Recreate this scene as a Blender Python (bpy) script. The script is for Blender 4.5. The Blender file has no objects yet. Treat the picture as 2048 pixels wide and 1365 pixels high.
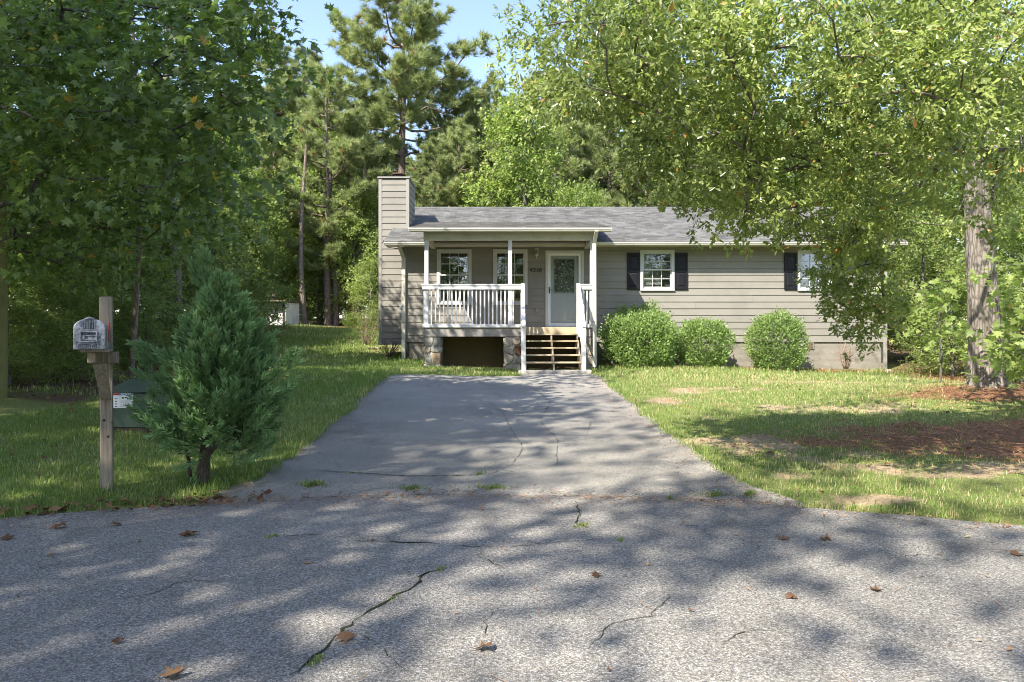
import bpy, bmesh, math, random
import numpy as np
from mathutils import Vector, Matrix

# ------------------------------------------------------------------ camera, world, sun, exposure
scene = bpy.context.scene
COL = scene.collection
F = 1365.33            # focal length of a 24 mm lens, in pixels of the 2048 px wide photograph
CAMZ = 1.2
cam_data = bpy.data.cameras.new('camera')
cam_data.sensor_width = 36.0
cam_data.lens = 24.0
cam_data.clip_end = 600.0
cam = bpy.data.objects.new('camera', cam_data)
cam.location = (0, 0, CAMZ)
cam.rotation_euler = (math.radians(90), 0, 0)
COL.objects.link(cam)
scene.camera = cam

SUN_DIR = Vector((0.65, 0.78, -1.0)).normalized()
world = bpy.data.worlds.new('World')
scene.world = world
world.use_nodes = True
wn = world.node_tree
wn.nodes.clear()
w_out = wn.nodes.new('ShaderNodeOutputWorld')
w_bg = wn.nodes.new('ShaderNodeBackground')
w_sky = wn.nodes.new('ShaderNodeTexSky')
w_sky.sky_type = 'NISHITA'
w_sky.sun_disc = False
w_sky.sun_elevation = math.asin(-SUN_DIR.z)
w_sky.sun_rotation = math.atan2(-SUN_DIR.x, -SUN_DIR.y)
w_sky.air_density = 1.0
w_sky.dust_density = 0.6
w_sky.ozone_density = 1.0
w_bg.inputs['Strength'].default_value = 0.13
w_tint = wn.nodes.new('ShaderNodeMix')
w_tint.data_type = 'RGBA'
w_tint.blend_type = 'MULTIPLY'
w_tint.inputs[0].default_value = 1.0
w_tint.inputs[7].default_value = (0.99, 0.92, 0.96, 1)
wn.links.new(w_sky.outputs[0], w_tint.inputs[6])
wn.links.new(w_tint.outputs[2], w_bg.inputs[0])
wn.links.new(w_bg.outputs[0], w_out.inputs[0])

sun_data = bpy.data.lights.new('sun', 'SUN')
sun_data.energy = 3.6
sun_data.angle = math.radians(0.45)
sun_data.color = (1.0, 0.94, 0.84)
sun = bpy.data.objects.new('sun', sun_data)
sun.rotation_euler = SUN_DIR.to_track_quat('-Z', 'Y').to_euler()
sun.location = (-20, -24, 30)
COL.objects.link(sun)

scene.view_settings.view_transform = 'Standard'
scene.view_settings.look = 'None'
scene.view_settings.gamma = 1.0
scene.view_settings.use_curve_mapping = False
scene.view_settings.exposure = 1.8
scene.render.engine = 'CYCLES'
scene.cycles.use_denoising = True
scene.cycles.filter_width = 1.0
scene.cycles.use_adaptive_sampling = True
scene.cycles.adaptive_threshold = 0.012
scene.cycles.max_bounces = 8
scene.cycles.diffuse_bounces = 5
scene.cycles.glossy_bounces = 2
scene.cycles.transmission_bounces = 4
scene.cycles.transparent_max_bounces = 6
scene.cycles.sample_clamp_indirect = 6.0
scene.cycles.caustics_reflective = False
scene.cycles.caustics_refractive = False

# ------------------------------------------------------------------ helpers
RNG = np.random.default_rng(11)
WL = {}                # world location of every object that has children

def P(px, py, d):      # pixel of the photograph at depth d -> world point
    return np.array(((px - 1024.0) * d / F, d, CAMZ + (682.5 - py) * d / F))

def X(px, d):
    return (px - 1024.0) * d / F

def Z(py, d):
    return CAMZ + (682.5 - py) * d / F

def thing(name, label, cat, loc=(0, 0, 0), group=None):
    o = bpy.data.objects.new(name, None)
    o.empty_display_size = 0.2
    COL.objects.link(o)
    o.location = loc
    o['label'] = label
    o['category'] = cat
    if group:
        o['group'] = group
    WL[o.name] = Vector(loc)
    return o

def text_mesh(name, body, size, mat, extrude=0.0, offset=0.0, shear=0.0):
    cu = bpy.data.curves.new(name, 'FONT')
    cu.body = body
    cu.size = size
    cu.extrude = extrude
    cu.offset = offset
    cu.shear = shear
    cu.align_x = 'CENTER'
    o = bpy.data.objects.new(name, cu)
    COL.objects.link(o)
    dg = bpy.context.evaluated_depsgraph_get()
    me = bpy.data.meshes.new_from_object(o.evaluated_get(dg))
    bpy.data.objects.remove(o)
    me.name = name
    me.materials.clear()
    me.materials.append(mat)
    return me

def link(name, me, mat=None, parent=None, loc=(0, 0, 0), rot=None):
    """one object; loc is in world space, whatever the parent"""
    o = bpy.data.objects.new(name, me)
    COL.objects.link(o)
    if mat is not None and me is not None and hasattr(me, 'materials') and len(me.materials) == 0:
        me.materials.append(mat)
    w = Vector(loc)
    if parent is not None:
        o.parent = parent
        o.location = w - WL[parent.name]
    else:
        o.location = w
    if rot is not None:
        o.rotation_euler = rot
    WL[o.name] = w
    return o

def tag(o, label, cat, group=None):
    o['label'] = label
    o['category'] = cat
    if group:
        o['group'] = group
    return o

def structure(o):
    o['kind'] = 'structure'
    return o

class MB:
    def __init__(self):
        self.v = []
        self.f = []
    def add(self, vs, fs):
        b = len(self.v)
        self.v.extend([tuple(map(float, p)) for p in vs])
        self.f.extend([tuple(i + b for i in f) for f in fs])
        return self
    def box(self, x0, x1, y0, y1, z0, z1):
        vs = [(x0, y0, z0), (x1, y0, z0), (x1, y1, z0), (x0, y1, z0), (x0, y0, z1), (x1, y0, z1), (x1, y1, z1), (x0, y1, z1)]
        return self.add(vs, [(0, 3, 2, 1), (4, 5, 6, 7), (0, 1, 5, 4), (1, 2, 6, 5), (2, 3, 7, 6), (3, 0, 4, 7)])
    def hexa(self, vs):     # eight corners in the order of box()
        return self.add(vs, [(0, 3, 2, 1), (4, 5, 6, 7), (0, 1, 5, 4), (1, 2, 6, 5), (2, 3, 7, 6), (3, 0, 4, 7)])
    def prism(self, poly, axis, a, b):
        """poly = list of 2D points, extruded along axis from a to b (axis x: (y,z), axis y: (x,z), axis z: (x,y))"""
        n = len(poly)
        def mk(p, t):
            return {'x': (t, p[0], p[1]), 'y': (p[0], t, p[1]), 'z': (p[0], p[1], t)}[axis]
        vs = [mk(p, a) for p in poly] + [mk(p, b) for p in poly]
        fs = [tuple(range(n - 1, -1, -1)), tuple(range(n, 2 * n))]
        for i in range(n):
            j = (i + 1) % n
            fs.append((i, j, n + j, n + i))
        return self.add(vs, fs)
    def tube(self, pts, radii, n=8, caps=True):
        v, f = tube_np(np.array(pts, float), np.array(radii, float), n)
        self.add(v, f)
        return self
    def mesh(self, name, smooth=False, bevel=0.0):
        me = bpy.data.meshes.new(name)
        me.from_pydata(self.v, [], self.f)
        bm = bmesh.new()
        bm.from_mesh(me)
        bmesh.ops.recalc_face_normals(bm, faces=bm.faces)
        if bevel > 0:
            bmesh.ops.bevel(bm, geom=[e for e in bm.edges if e.calc_face_angle(0) > 0.5], offset=bevel, segments=1, affect='EDGES')
        bm.to_mesh(me)
        bm.free()
        if smooth:
            me.polygons.foreach_set('use_smooth', [True] * len(me.polygons))
        return me

def tube_np(pts, radii, n):
    m = len(pts)
    T = np.gradient(pts, axis=0)
    T /= np.linalg.norm(T, axis=1)[:, None] + 1e-9
    ref = np.array((0, 0, 1.0)) if abs(T[0, 2]) < 0.9 else np.array((1.0, 0, 0))
    A = np.cross(T, ref)
    A /= np.linalg.norm(A, axis=1)[:, None] + 1e-9
    B = np.cross(T, A)
    a = np.linspace(0, 2 * math.pi, n, endpoint=False)
    V = pts[:, None, :] + radii[:, None, None] * (np.cos(a)[None, :, None] * A[:, None, :] + np.sin(a)[None, :, None] * B[:, None, :])
    V = V.reshape(-1, 3)
    fs = []
    for i in range(m - 1):
        for k in range(n):
            k2 = (k + 1) % n
            fs.append((i * n + k, i * n + k2, (i + 1) * n + k2, (i + 1) * n + k))
    fs.append(tuple(range(n - 1, -1, -1)))
    fs.append(tuple((m - 1) * n + k for k in range(n)))
    return V, fs

def big_mesh(name, V, FACES, mat=None, var=None, smooth=False, extra=None):
    """V (n,3), FACES (m,k) integer arrays; var = one float per vertex"""
    V = np.ascontiguousarray(V, dtype=np.float32)
    FACES = np.ascontiguousarray(FACES, dtype=np.int32)
    m, k = FACES.shape
    me = bpy.data.meshes.new(name)
    me.vertices.add(len(V))
    me.vertices.foreach_set('co', V.ravel())
    me.loops.add(m * k)
    me.loops.foreach_set('vertex_index', FACES.ravel())
    me.polygons.add(m)
    me.polygons.foreach_set('loop_start', np.arange(0, m * k, k, dtype=np.int32))
    try:
        me.polygons.foreach_set('loop_total', np.full(m, k, dtype=np.int32))
    except Exception:
        pass
    if var is not None:
        a = me.attributes.new('var', 'FLOAT', 'POINT')
        a.data.foreach_set('value', np.ascontiguousarray(var, dtype=np.float32))
    for nm, arr in (extra or {}).items():
        a = me.attributes.new(nm, 'FLOAT', 'POINT')
        a.data.foreach_set('value', np.ascontiguousarray(arr, dtype=np.float32))
    if smooth:
        me.polygons.foreach_set('use_smooth', np.ones(m, dtype=bool))
    me.update(calc_edges=True)
    me.validate()
    if mat is not None:
        me.materials.append(mat)
    return me

def unit(a):
    return a / (np.linalg.norm(a, axis=-1, keepdims=True) + 1e-9)

def scatter(template, tris, pos, fwd, up, size):
    """stamp a small template (x along fwd, y sideways, z up) at every pos; returns V, F, owner index"""
    fwd = unit(fwd)
    side = unit(np.cross(up, fwd))
    nor = np.cross(fwd, side)
    T = np.asarray(template, float)
    tris = np.asarray(tris, int)
    size = np.asarray(size, float).reshape(-1, 1, 1) if np.ndim(size) else np.full((len(pos), 1, 1), float(size))
    V = pos[:, None, :] + size * (T[None, :, 0:1] * fwd[:, None, :] + T[None, :, 1:2] * side[:, None, :] + T[None, :, 2:3] * nor[:, None, :])
    k = len(T)
    Fc = (np.arange(len(pos)) * k)[:, None, None] + tris[None]
    return V.reshape(-1, 3), Fc.reshape(-1, tris.shape[1]), np.repeat(np.arange(len(pos)), k)

def rand_unit(n, rng=RNG):
    return unit(rng.normal(size=(n, 3)))

def vnoise(x, y, s=1.0, seed=0):
    """smooth value noise, numpy"""
    x = np.asarray(x, float) / s + 137.3 * seed
    y = np.asarray(y, float) / s - 71.7 * seed
    xi, yi = np.floor(x), np.floor(y)
    fx, fy = x - xi, y - yi
    fx = fx * fx * (3 - 2 * fx)
    fy = fy * fy * (3 - 2 * fy)
    def h(a, b):
        q = np.sin(a * 127.1 + b * 311.7 + seed * 17.0) * 43758.5453
        return q - np.floor(q)
    return (h(xi, yi) * (1 - fx) + h(xi + 1, yi) * fx) * (1 - fy) + (h(xi, yi + 1) * (1 - fx) + h(xi + 1, yi + 1) * fx) * fy

# ------------------------------------------------------------------ materials
MATS = {}

def new_mat(name):
    m = bpy.data.materials.new(name)
    m.use_nodes = True
    nt = m.node_tree
    nt.nodes.clear()
    out = nt.nodes.new('ShaderNodeOutputMaterial')
    MATS[name] = m
    return m, nt, out

def N(nt, kind, **kw):
    n = nt.nodes.new(kind)
    for k, v in kw.items():
        if k in n.inputs:
            n.inputs[k].default_value = v
        else:
            setattr(n, k, v)
    return n

def ramp(nt, fac, stops):
    r = nt.nodes.new('ShaderNodeValToRGB')
    el = r.color_ramp.elements
    el[0].position, el[0].color = stops[0][0], (*stops[0][1], 1)
    el[1].position, el[1].color = stops[1][0], (*stops[1][1], 1)
    for p, c in stops[2:]:
        e = el.new(p)
        e.color = (*c, 1)
    nt.links.new(fac, r.inputs[0])
    return r.outputs[0]

def mixc(nt, fac, a, b, mode='MIX'):
    m = nt.nodes.new('ShaderNodeMix')
    m.data_type = 'RGBA'
    m.blend_type = mode
    m.clamp_factor = True
    for sock, val in ((m.inputs[0], fac), (m.inputs[6], a), (m.inputs[7], b)):
        if isinstance(val, (int, float)):
            sock.default_value = val
        elif isinstance(val, tuple):
            sock.default_value = (*val, 1) if len(val) == 3 else val
        else:
            nt.links.new(val, sock)
    return m.outputs[2]

def math_n(nt, op, a, b=0.5, clamp=False):
    m = nt.nodes.new('ShaderNodeMath')
    m.operation = op
    m.use_clamp = clamp
    for s, v in ((m.inputs[0], a), (m.inputs[1], b)):
        if isinstance(v, (int, float)):
            s.default_value = v
        else:
            nt.links.new(v, s)
    return m.outputs[0]

def noise(nt, scale, detail=4.0, rough=0.6, vec=None, dim='3D'):
    n = nt.nodes.new('ShaderNodeTexNoise')
    n.inputs['Scale'].default_value = scale
    n.inputs['Detail'].default_value = detail
    n.inputs['Roughness'].default_value = rough
    if vec is not None:
        nt.links.new(vec, n.inputs['Vector'])
    return n

def world_pos(nt, scale=(1, 1, 1)):
    g = nt.nodes.new('ShaderNodeNewGeometry')
    m = nt.nodes.new('ShaderNodeMapping')
    m.inputs['Scale'].default_value = scale
    nt.links.new(g.outputs['Position'], m.inputs['Vector'])
    return m.outputs[0]

def obj_pos(nt, scale=(1, 1, 1)):
    g = nt.nodes.new('ShaderNodeTexCoord')
    m = nt.nodes.new('ShaderNodeMapping')
    m.inputs['Scale'].default_value = scale
    nt.links.new(g.outputs['Object'], m.inputs['Vector'])
    return m.outputs[0]

def finish(nt, out, color, rough=0.7, bump=None, bump_strength=0.3, bump_dist=0.01, spec=0.3, metallic=0.0):
    b = nt.nodes.new('ShaderNodeBsdfPrincipled')
    if isinstance(color, tuple):
        b.inputs['Base Color'].default_value = (*color, 1)
    else:
        nt.links.new(color, b.inputs['Base Color'])
    if isinstance(rough, (int, float)):
        b.inputs['Roughness'].default_value = rough
    else:
        nt.links.new(rough, b.inputs['Roughness'])
    b.inputs['Metallic'].default_value = metallic
    b.inputs['Specular IOR Level'].default_value = spec
    if bump is not None:
        bn = nt.nodes.new('ShaderNodeBump')
        bn.inputs['Strength'].default_value = bump_strength
        bn.inputs['Distance'].default_value = bump_dist
        nt.links.new(bump, bn.inputs['Height'])
        nt.links.new(bn.outputs[0], b.inputs['Normal'])
    nt.links.new(b.outputs[0], out.inputs[0])
    return b

def hsv_random(nt, color, amount=0.12):
    oi = nt.nodes.new('ShaderNodeObjectInfo')
    f = math_n(nt, 'MULTIPLY_ADD', oi.outputs['Random'], amount)
    nt.nodes[-1].inputs[2].default_value = 1.0 - amount / 2
    h = nt.nodes.new('ShaderNodeHueSaturation')
    nt.links.new(f, h.inputs['Value'])
    nt.links.new(color, h.inputs['Color'])
    return h.outputs[0]

def paint_mat(name, color, rough=0.55, dirt=(0.25, 0.23, 0.18), dirt_amt=0.25, scale=3.0, vary=0.08, grain=(2, 40, 40), bump=0.15, spec=0.3, gmix=0.10):
    m, nt, out = new_mat(name)
    wp = world_pos(nt)
    n1 = noise(nt, scale, 6, 0.65, wp)
    n2 = noise(nt, 1.0, 5, 0.6, world_pos(nt, grain))
    d = math_n(nt, 'MULTIPLY', ramp(nt, n1.outputs[0], [(0.45, (0, 0, 0)), (0.75, (1, 1, 1))]), dirt_amt)
    c = mixc(nt, d, color, dirt)
    g2 = ramp(nt, n2.outputs[0], [(0.5 - 0.4 * (1 - gmix), (0.1, 0.1, 0.1)), (0.5 + 0.4 * (1 - gmix), (0.9, 0.9, 0.9))])
    c = mixc(nt, gmix, c, g2, 'OVERLAY')
    c = hsv_random(nt, c, vary)
    finish(nt, out, c, rough, n2.outputs[0], bump, 0.004, spec)
    return m

def leaf_mat(name, dark, light, dry=None, dry_at=0.97, trans=0.35, rough=0.42, spec=0.35, obj_var=0.2):
    m, nt, out = new_mat(name)
    at = nt.nodes.new('ShaderNodeAttribute')
    at.attribute_name = 'var'
    stops = [(0.0, dark), (0.9, light)]
    if dry is not None:
        stops += [(dry_at, light), (dry_at + 0.01, dry)]
    c = ramp(nt, at.outputs['Fac'], stops)
    c = hsv_random(nt, c, obj_var)
    p = nt.nodes.new('ShaderNodeBsdfPrincipled')
    nt.links.new(c, p.inputs['Base Color'])
    p.inputs['Roughness'].default_value = rough
    p.inputs['Specular IOR Level'].default_value = spec
    t = nt.nodes.new('ShaderNodeBsdfTranslucent')
    tc = mixc(nt, 0.55, c, (0.62, 0.78, 0.28), 'MULTIPLY')
    tc2 = mixc(nt, 1.0, tc, (2.4, 2.4, 2.2), 'MULTIPLY')
    nt.links.new(tc2, t.inputs['Color'])
    mx = nt.nodes.new('ShaderNodeMixShader')
    mx.inputs[0].default_value = trans
    nt.links.new(p.outputs[0], mx.inputs[1])
    nt.links.new(t.outputs[0], mx.inputs[2])
    nt.links.new(mx.outputs[0], out.inputs[0])
    return m

def make_materials():
    # leaves
    leaf_mat('oak_leaf', (0.10, 0.14, 0.03), (0.33, 0.37, 0.12), (0.40, 0.19, 0.06), 0.985, 0.33, 0.30, 0.6)
    leaf_mat('gum_leaf', (0.075, 0.12, 0.03), (0.22, 0.29, 0.09), (0.42, 0.27, 0.05), 0.985, 0.35, 0.4, 0.35)
    leaf_mat('wood_leaf', (0.10, 0.14, 0.035), (0.24, 0.29, 0.09), (0.28, 0.2, 0.05), 0.985, 0.35, 0.45, 0.3, 0.35)
    leaf_mat('light_leaf', (0.12, 0.165, 0.04), (0.29, 0.34, 0.11), (0.38, 0.33, 0.1), 0.97, 0.4, 0.45, 0.3, 0.25)
    leaf_mat('pine_needle', (0.13, 0.165, 0.06), (0.36, 0.39, 0.18), (0.26, 0.17, 0.08), 0.97, 0.25, 0.5, 0.25, 0.25)
    leaf_mat('juniper_leaf', (0.085, 0.155, 0.06), (0.23, 0.36, 0.155), (0.25, 0.15, 0.08), 0.992, 0.15, 0.55, 0.2, 0.05)
    leaf_mat('boxwood_leaf', (0.075, 0.13, 0.03), (0.24, 0.325, 0.105), None, 0.97, 0.3, 0.4, 0.4, 0.12)
    leaf_mat('grass_blade', (0.10, 0.16, 0.035), (0.25, 0.32, 0.09), (0.46, 0.40, 0.22), 0.915, 0.3, 0.5, 0.25, 0.0)
    leaf_mat('dry_leaf', (0.09, 0.045, 0.025), (0.28, 0.16, 0.08), None, 0.97, 0.15, 0.7, 0.15, 0.3)
    leaf_mat('straw', (0.17, 0.08, 0.045), (0.42, 0.24, 0.13), None, 0.97, 0.1, 0.7, 0.15, 0.0)

    # bark
    for nm, a, b, sc in (('oak_bark', (0.06, 0.05, 0.04), (0.30, 0.265, 0.225), (9, 9, 2.2)),
                         ('pine_bark', (0.08, 0.06, 0.05), (0.29, 0.23, 0.19), (7, 7, 2.0)),
                         ('grey_bark', (0.055, 0.05, 0.042), (0.20, 0.185, 0.16), (9, 9, 2.0)),
                         ('juniper_bark', (0.05, 0.038, 0.03), (0.15, 0.12, 0.1), (30, 30, 6))):
        m, nt, out = new_mat(nm)
        wp = world_pos(nt, sc)
        n1 = noise(nt, 1.6, 7, 0.7, wp)
        vo = nt.nodes.new('ShaderNodeTexVoronoi')
        vo.feature = 'DISTANCE_TO_EDGE'
        vo.inputs['Scale'].default_value = 2.0
        nt.links.new(wp, vo.inputs['Vector'])
        crack = ramp(nt, vo.outputs['Distance'], [(0.0, (0, 0, 0)), (0.22, (1, 1, 1))])
        h = mixc(nt, 0.6, n1.outputs[0], crack, 'MULTIPLY')
        c = ramp(nt, h, [(0.05, a), (0.62, b)])
        finish(nt, out, c, 0.9, h, 0.9, 0.03, 0.1)

    # house
    paint_mat('siding', (0.238, 0.222, 0.190), 0.6, (0.15, 0.145, 0.125), 0.45, 1.6, 0.10, (1.2, 60, 60), 0.22, 0.2)
    paint_mat('trim_grey', (0.27, 0.26, 0.23), 0.55, (0.17, 0.16, 0.13), 0.3, 2.0, 0.05)
    paint_mat('white_paint', (0.62, 0.62, 0.61), 0.5, (0.42, 0.42, 0.36), 0.35, 5.0, 0.05, (8, 8, 50))
    paint_mat('window_white', (0.50, 0.50, 0.485), 0.4, (0.5, 0.5, 0.45), 0.2, 4.0, 0.02)
    paint_mat('gutter_paint', (0.56, 0.54, 0.46), 0.45, (0.26, 0.24, 0.17), 0.4, 2.5, 0.03)
    paint_mat('shutter_black', (0.008, 0.008, 0.011), 0.45, (0.03, 0.03, 0.03), 0.2, 6.0, 0.0)
    paint_mat('rim_board', (0.27, 0.25, 0.225), 0.7, (0.12, 0.11, 0.1), 0.5, 4.0, 0.03)
    paint_mat('new_lumber', (0.40, 0.34, 0.225), 0.75, (0.33, 0.22, 0.1), 0.45, 5.0, 0.15, (3, 60, 60), 0.3, 0.15)
    paint_mat('old_lumber', (0.30, 0.25, 0.19), 0.85, (0.13, 0.10, 0.075), 0.35, 7.0, 0.2, (60, 60, 3.0), 0.8, 0.1, 0.5)
    paint_mat('brown_ply', (0.09, 0.065, 0.03), 0.8, (0.04, 0.03, 0.015), 0.5, 2.0, 0.0, (2, 30, 30))
    paint_mat('pole_wood', (0.19, 0.185, 0.075), 0.9, (0.09, 0.095, 0.04), 0.6, 6.0, 0.0, (50, 50, 1.5), 0.5, 0.1)
    paint_mat('door_white', (0.70, 0.72, 0.70), 0.4, (0.4, 0.42, 0.4), 0.2, 3.0, 0.0)
    paint_mat('black_metal', (0.02, 0.02, 0.02), 0.4, (0.06, 0.05, 0.04), 0.2, 20, 0.0)
    paint_mat('rust_metal', (0.10, 0.055, 0.04), 0.75, (0.28, 0.09, 0.04), 0.8, 9, 0.0)
    paint_mat('transformer_green', (0.055, 0.085, 0.06), 0.5, (0.16, 0.15, 0.11), 0.45, 5, 0.0)
    paint_mat('concrete', (0.42, 0.39, 0.34), 0.9, (0.2, 0.18, 0.15), 0.5, 5, 0.0, (30, 30, 30), 0.5)
    paint_mat('shed_white', (0.78, 0.77, 0.73), 0.7, (0.24, 0.24, 0.2), 0.4, 3, 0.05, (30, 30, 2))
    paint_mat('shed_roof', (0.16, 0.13, 0.09), 0.9, (0.10, 0.13, 0.04), 0.7, 2.5, 0.0)
    paint_mat('shed_dark', (0.05, 0.035, 0.028), 0.8, (0.1, 0.08, 0.06), 0.3, 5, 0.0)
    paint_mat('meter_grey', (0.62, 0.66, 0.66), 0.35, (0.4, 0.42, 0.4), 0.3, 15, 0.0)
    paint_mat('label_white', (0.78, 0.78, 0.76), 0.5, (0.6, 0.6, 0.55), 0.2, 20, 0.0)
    paint_mat('label_red', (0.42, 0.05, 0.035), 0.5, (0.3, 0.1, 0.08), 0.2, 20, 0.0)
    paint_mat('label_blue', (0.02, 0.11, 0.38), 0.5, (0.1, 0.14, 0.3), 0.2, 20, 0.0)
    paint_mat('label_ink', (0.05, 0.05, 0.06), 0.6, (0.1, 0.1, 0.1), 0.2, 20, 0.0)
    paint_mat('flag_red', (0.45, 0.06, 0.05), 0.5, (0.5, 0.25, 0.2), 0.4, 30, 0.0)
    paint_mat('room_dark', (0.07, 0.068, 0.065), 0.9, (0.03, 0.03, 0.03), 0.3, 1, 0.0)
    paint_mat('blind_white', (0.50, 0.50, 0.45), 0.6, (0.4, 0.4, 0.36), 0.2, 5, 0.05)
    paint_mat('dry_twig', (0.30, 0.22, 0.17), 0.9, (0.18, 0.13, 0.1), 0.5, 9, 0.1)
    paint_mat('dark_twig', (0.06, 0.05, 0.04), 0.9, (0.12, 0.1, 0.08), 0.5, 9, 0.1)
    paint_mat('vent_metal', (0.20, 0.13, 0.08), 0.7, (0.1, 0.07, 0.05), 0.5, 20, 0.0)

    # mailbox: dark cast metal rubbed pale on the raised places
    m, nt, out = new_mat('mailbox_metal')
    n1 = noise(nt, 9, 7, 0.7, world_pos(nt))
    n2 = noise(nt, 60, 4, 0.6, world_pos(nt))
    f = mixc(nt, 0.4, n1.outputs[0], n2.outputs[0])
    c = ramp(nt, f, [(0.36, (0.045, 0.05, 0.065)), (0.5, (0.22, 0.235, 0.27)), (0.64, (0.5, 0.52, 0.55))])
    finish(nt, out, c, 0.5, n2.outputs[0], 0.3, 0.003, 0.4, 0.2)

    paint_mat('mailbox_dark', (0.05, 0.055, 0.07), 0.55, (0.3, 0.31, 0.34), 0.7, 22, 0.0)
    # stucco foundation: combed into wavy ridges
    m, nt, out = new_mat('stucco')
    wp = world_pos(nt, (1, 1, 1))
    wv = nt.nodes.new('ShaderNodeTexWave')
    wv.wave_type = 'BANDS'
    wv.bands_direction = 'Z'
    wv.inputs['Scale'].default_value = 13.0
    wv.inputs['Distortion'].default_value = 4.0
    wv.inputs['Detail'].default_value = 2.0
    wv.inputs['Detail Scale'].default_value = 1.1
    nt.links.new(world_pos(nt, (0.5, 0.5, 1)), wv.inputs['Vector'])
    n1 = noise(nt, 2.5, 6, 0.65, wp)
    c = ramp(nt, n1.outputs[0], [(0.3, (0.21, 0.192, 0.158)), (0.7, (0.29, 0.268, 0.225))])
    c = mixc(nt, 0.16, c, ramp(nt, wv.outputs[0], [(0.0, (0.35, 0.33, 0.3)), (0.35, (1, 1, 1))]), 'MULTIPLY')
    finish(nt, out, c, 0.9, wv.outputs[0], 0.4, 0.014, 0.1)

    # shingles
    m, nt, out = new_mat('shingle')
    br = nt.nodes.new('ShaderNodeTexBrick')
    br.offset = 0.37
    br.inputs['Scale'].default_value = 1.0
    br.inputs['Mortar Size'].default_value = 0.004
    br.inputs['Brick Width'].default_value = 0.22
    br.inputs['Row Height'].default_value = 0.14
    br.inputs['Color1'].default_value = (0.10, 0.098, 0.092, 1)
    br.inputs['Color2'].default_value = (0.20, 0.196, 0.184, 1)
    br.inputs['Mortar'].default_value = (0.10, 0.10, 0.10, 1)
    br.inputs['Bias'].default_value = 0.1
    nt.links.new(world_pos(nt, (1, 1.075, 1)), br.inputs['Vector'])
    n1 = noise(nt, 1.1, 6, 0.6, world_pos(nt))
    n2 = noise(nt, 170, 3, 0.6, world_pos(nt))
    c = mixc(nt, 0.55, br.outputs['Color'], ramp(nt, n1.outputs[0], [(0.3, (0.45, 0.45, 0.45)), (0.7, (1.1, 1.1, 1.1))]), 'MULTIPLY')
    c = mixc(nt, 0.35, c, n2.outputs[0], 'OVERLAY')
    finish(nt, out, c, 0.92, n2.outputs[0], 0.4, 0.004, 0.15)

    # stone of the piers: one colour per stone by object
    for nm, pal in (('field_stone', [(0.0, (0.36, 0.34, 0.30)), (0.35, (0.25, 0.25, 0.24)), (0.65, (0.42, 0.39, 0.33)), (0.87, (0.28, 0.19, 0.11)), (0.96, (0.11, 0.055, 0.04))]),):
        m, nt, out = new_mat(nm)
        oi = nt.nodes.new('ShaderNodeObjectInfo')
        n1 = noise(nt, 9, 7, 0.7, world_pos(nt))
        base = ramp(nt, oi.outputs['Random'], pal)
        c = mixc(nt, 0.75, base, ramp(nt, n1.outputs[0], [(0.3, (0.35, 0.35, 0.33)), (0.7, (1.25, 1.2, 1.15))]), 'MULTIPLY')
        finish(nt, out, c, 0.85, n1.outputs[0], 0.6, 0.02, 0.2)
    paint_mat('mortar', (0.36, 0.34, 0.30), 0.95, (0.2, 0.19, 0.17), 0.5, 12, 0.0, (40, 40, 40), 0.6)

    # asphalt
    for nm, lo, hi, tint in (('road_asphalt', (0.13, 0.125, 0.12), (0.44, 0.43, 0.41), (0.25, 0.232, 0.203)),
                             ('drive_asphalt', (0.11, 0.108, 0.10), (0.46, 0.455, 0.44), (0.29, 0.267, 0.224))):
        m, nt, out = new_mat(nm)
        wp = world_pos(nt)
        vo = nt.nodes.new('ShaderNodeTexVoronoi')
        vo.inputs['Scale'].default_value = 130.0 if nm == 'road_asphalt' else 190.0
        nt.links.new(wp, vo.inputs['Vector'])
        sep = nt.nodes.new('ShaderNodeSeparateColor')
        nt.links.new(vo.outputs['Color'], sep.inputs[0])
        stone = ramp(nt, sep.outputs[0], [(0.0, lo), (0.45, tint), (0.82, tuple(min(1, t * 1.35) for t in tint)), (1.0, hi)])
        gap = ramp(nt, vo.outputs['Distance'], [(0.35, (1, 1, 1)), (0.8, (0.42, 0.42, 0.42))])
        c = mixc(nt, 0.6 if nm == 'road_asphalt' else 0.5, stone, gap, 'MULTIPLY')
        big = noise(nt, 0.55, 5, 0.6, wp)
        c = mixc(nt, 0.7, c, ramp(nt, big.outputs[0], [(0.3, (0.66, 0.66, 0.67)), (0.72, (1.22, 1.21, 1.19))]), 'MULTIPLY')
        pa = noise(nt, 0.28, 3, 0.5, world_pos(nt, (1, 1.6, 1)))
        c = mixc(nt, 0.55, c, ramp(nt, pa.outputs[0], [(0.42, (0.8, 0.8, 0.8)), (0.5, (1.0, 0.995, 0.985)), (0.6, (1.18, 1.17, 1.15))]), 'MULTIPLY')
        oil = noise(nt, 0.9, 2, 0.4, world_pos(nt, (1, 1, 1)))
        c = mixc(nt, 0.7, c, ramp(nt, oil.outputs[0], [(0.22, (0.5, 0.5, 0.5)), (0.31, (1, 1, 1))]), 'MULTIPLY')
        st = noise(nt, 2.3, 6, 0.7, world_pos(nt, (1, 0.55, 1)))
        c = mixc(nt, 0.6, c, ramp(nt, st.outputs[0], [(0.30, (0.55, 0.54, 0.53)), (0.45, (1, 1, 1))]), 'MULTIPLY')
        finish(nt, out, c, 0.85, vo.outputs['Distance'], 0.55, 0.006, 0.25)
    m, nt, out = new_mat('crack_dark')
    n1 = noise(nt, 14, 5, 0.7, world_pos(nt))
    c = ramp(nt, n1.outputs[0], [(0.4, (0.022, 0.021, 0.019)), (0.62, (0.06, 0.065, 0.025))])
    finish(nt, out, c, 1.0, None, spec=0.0)

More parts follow.
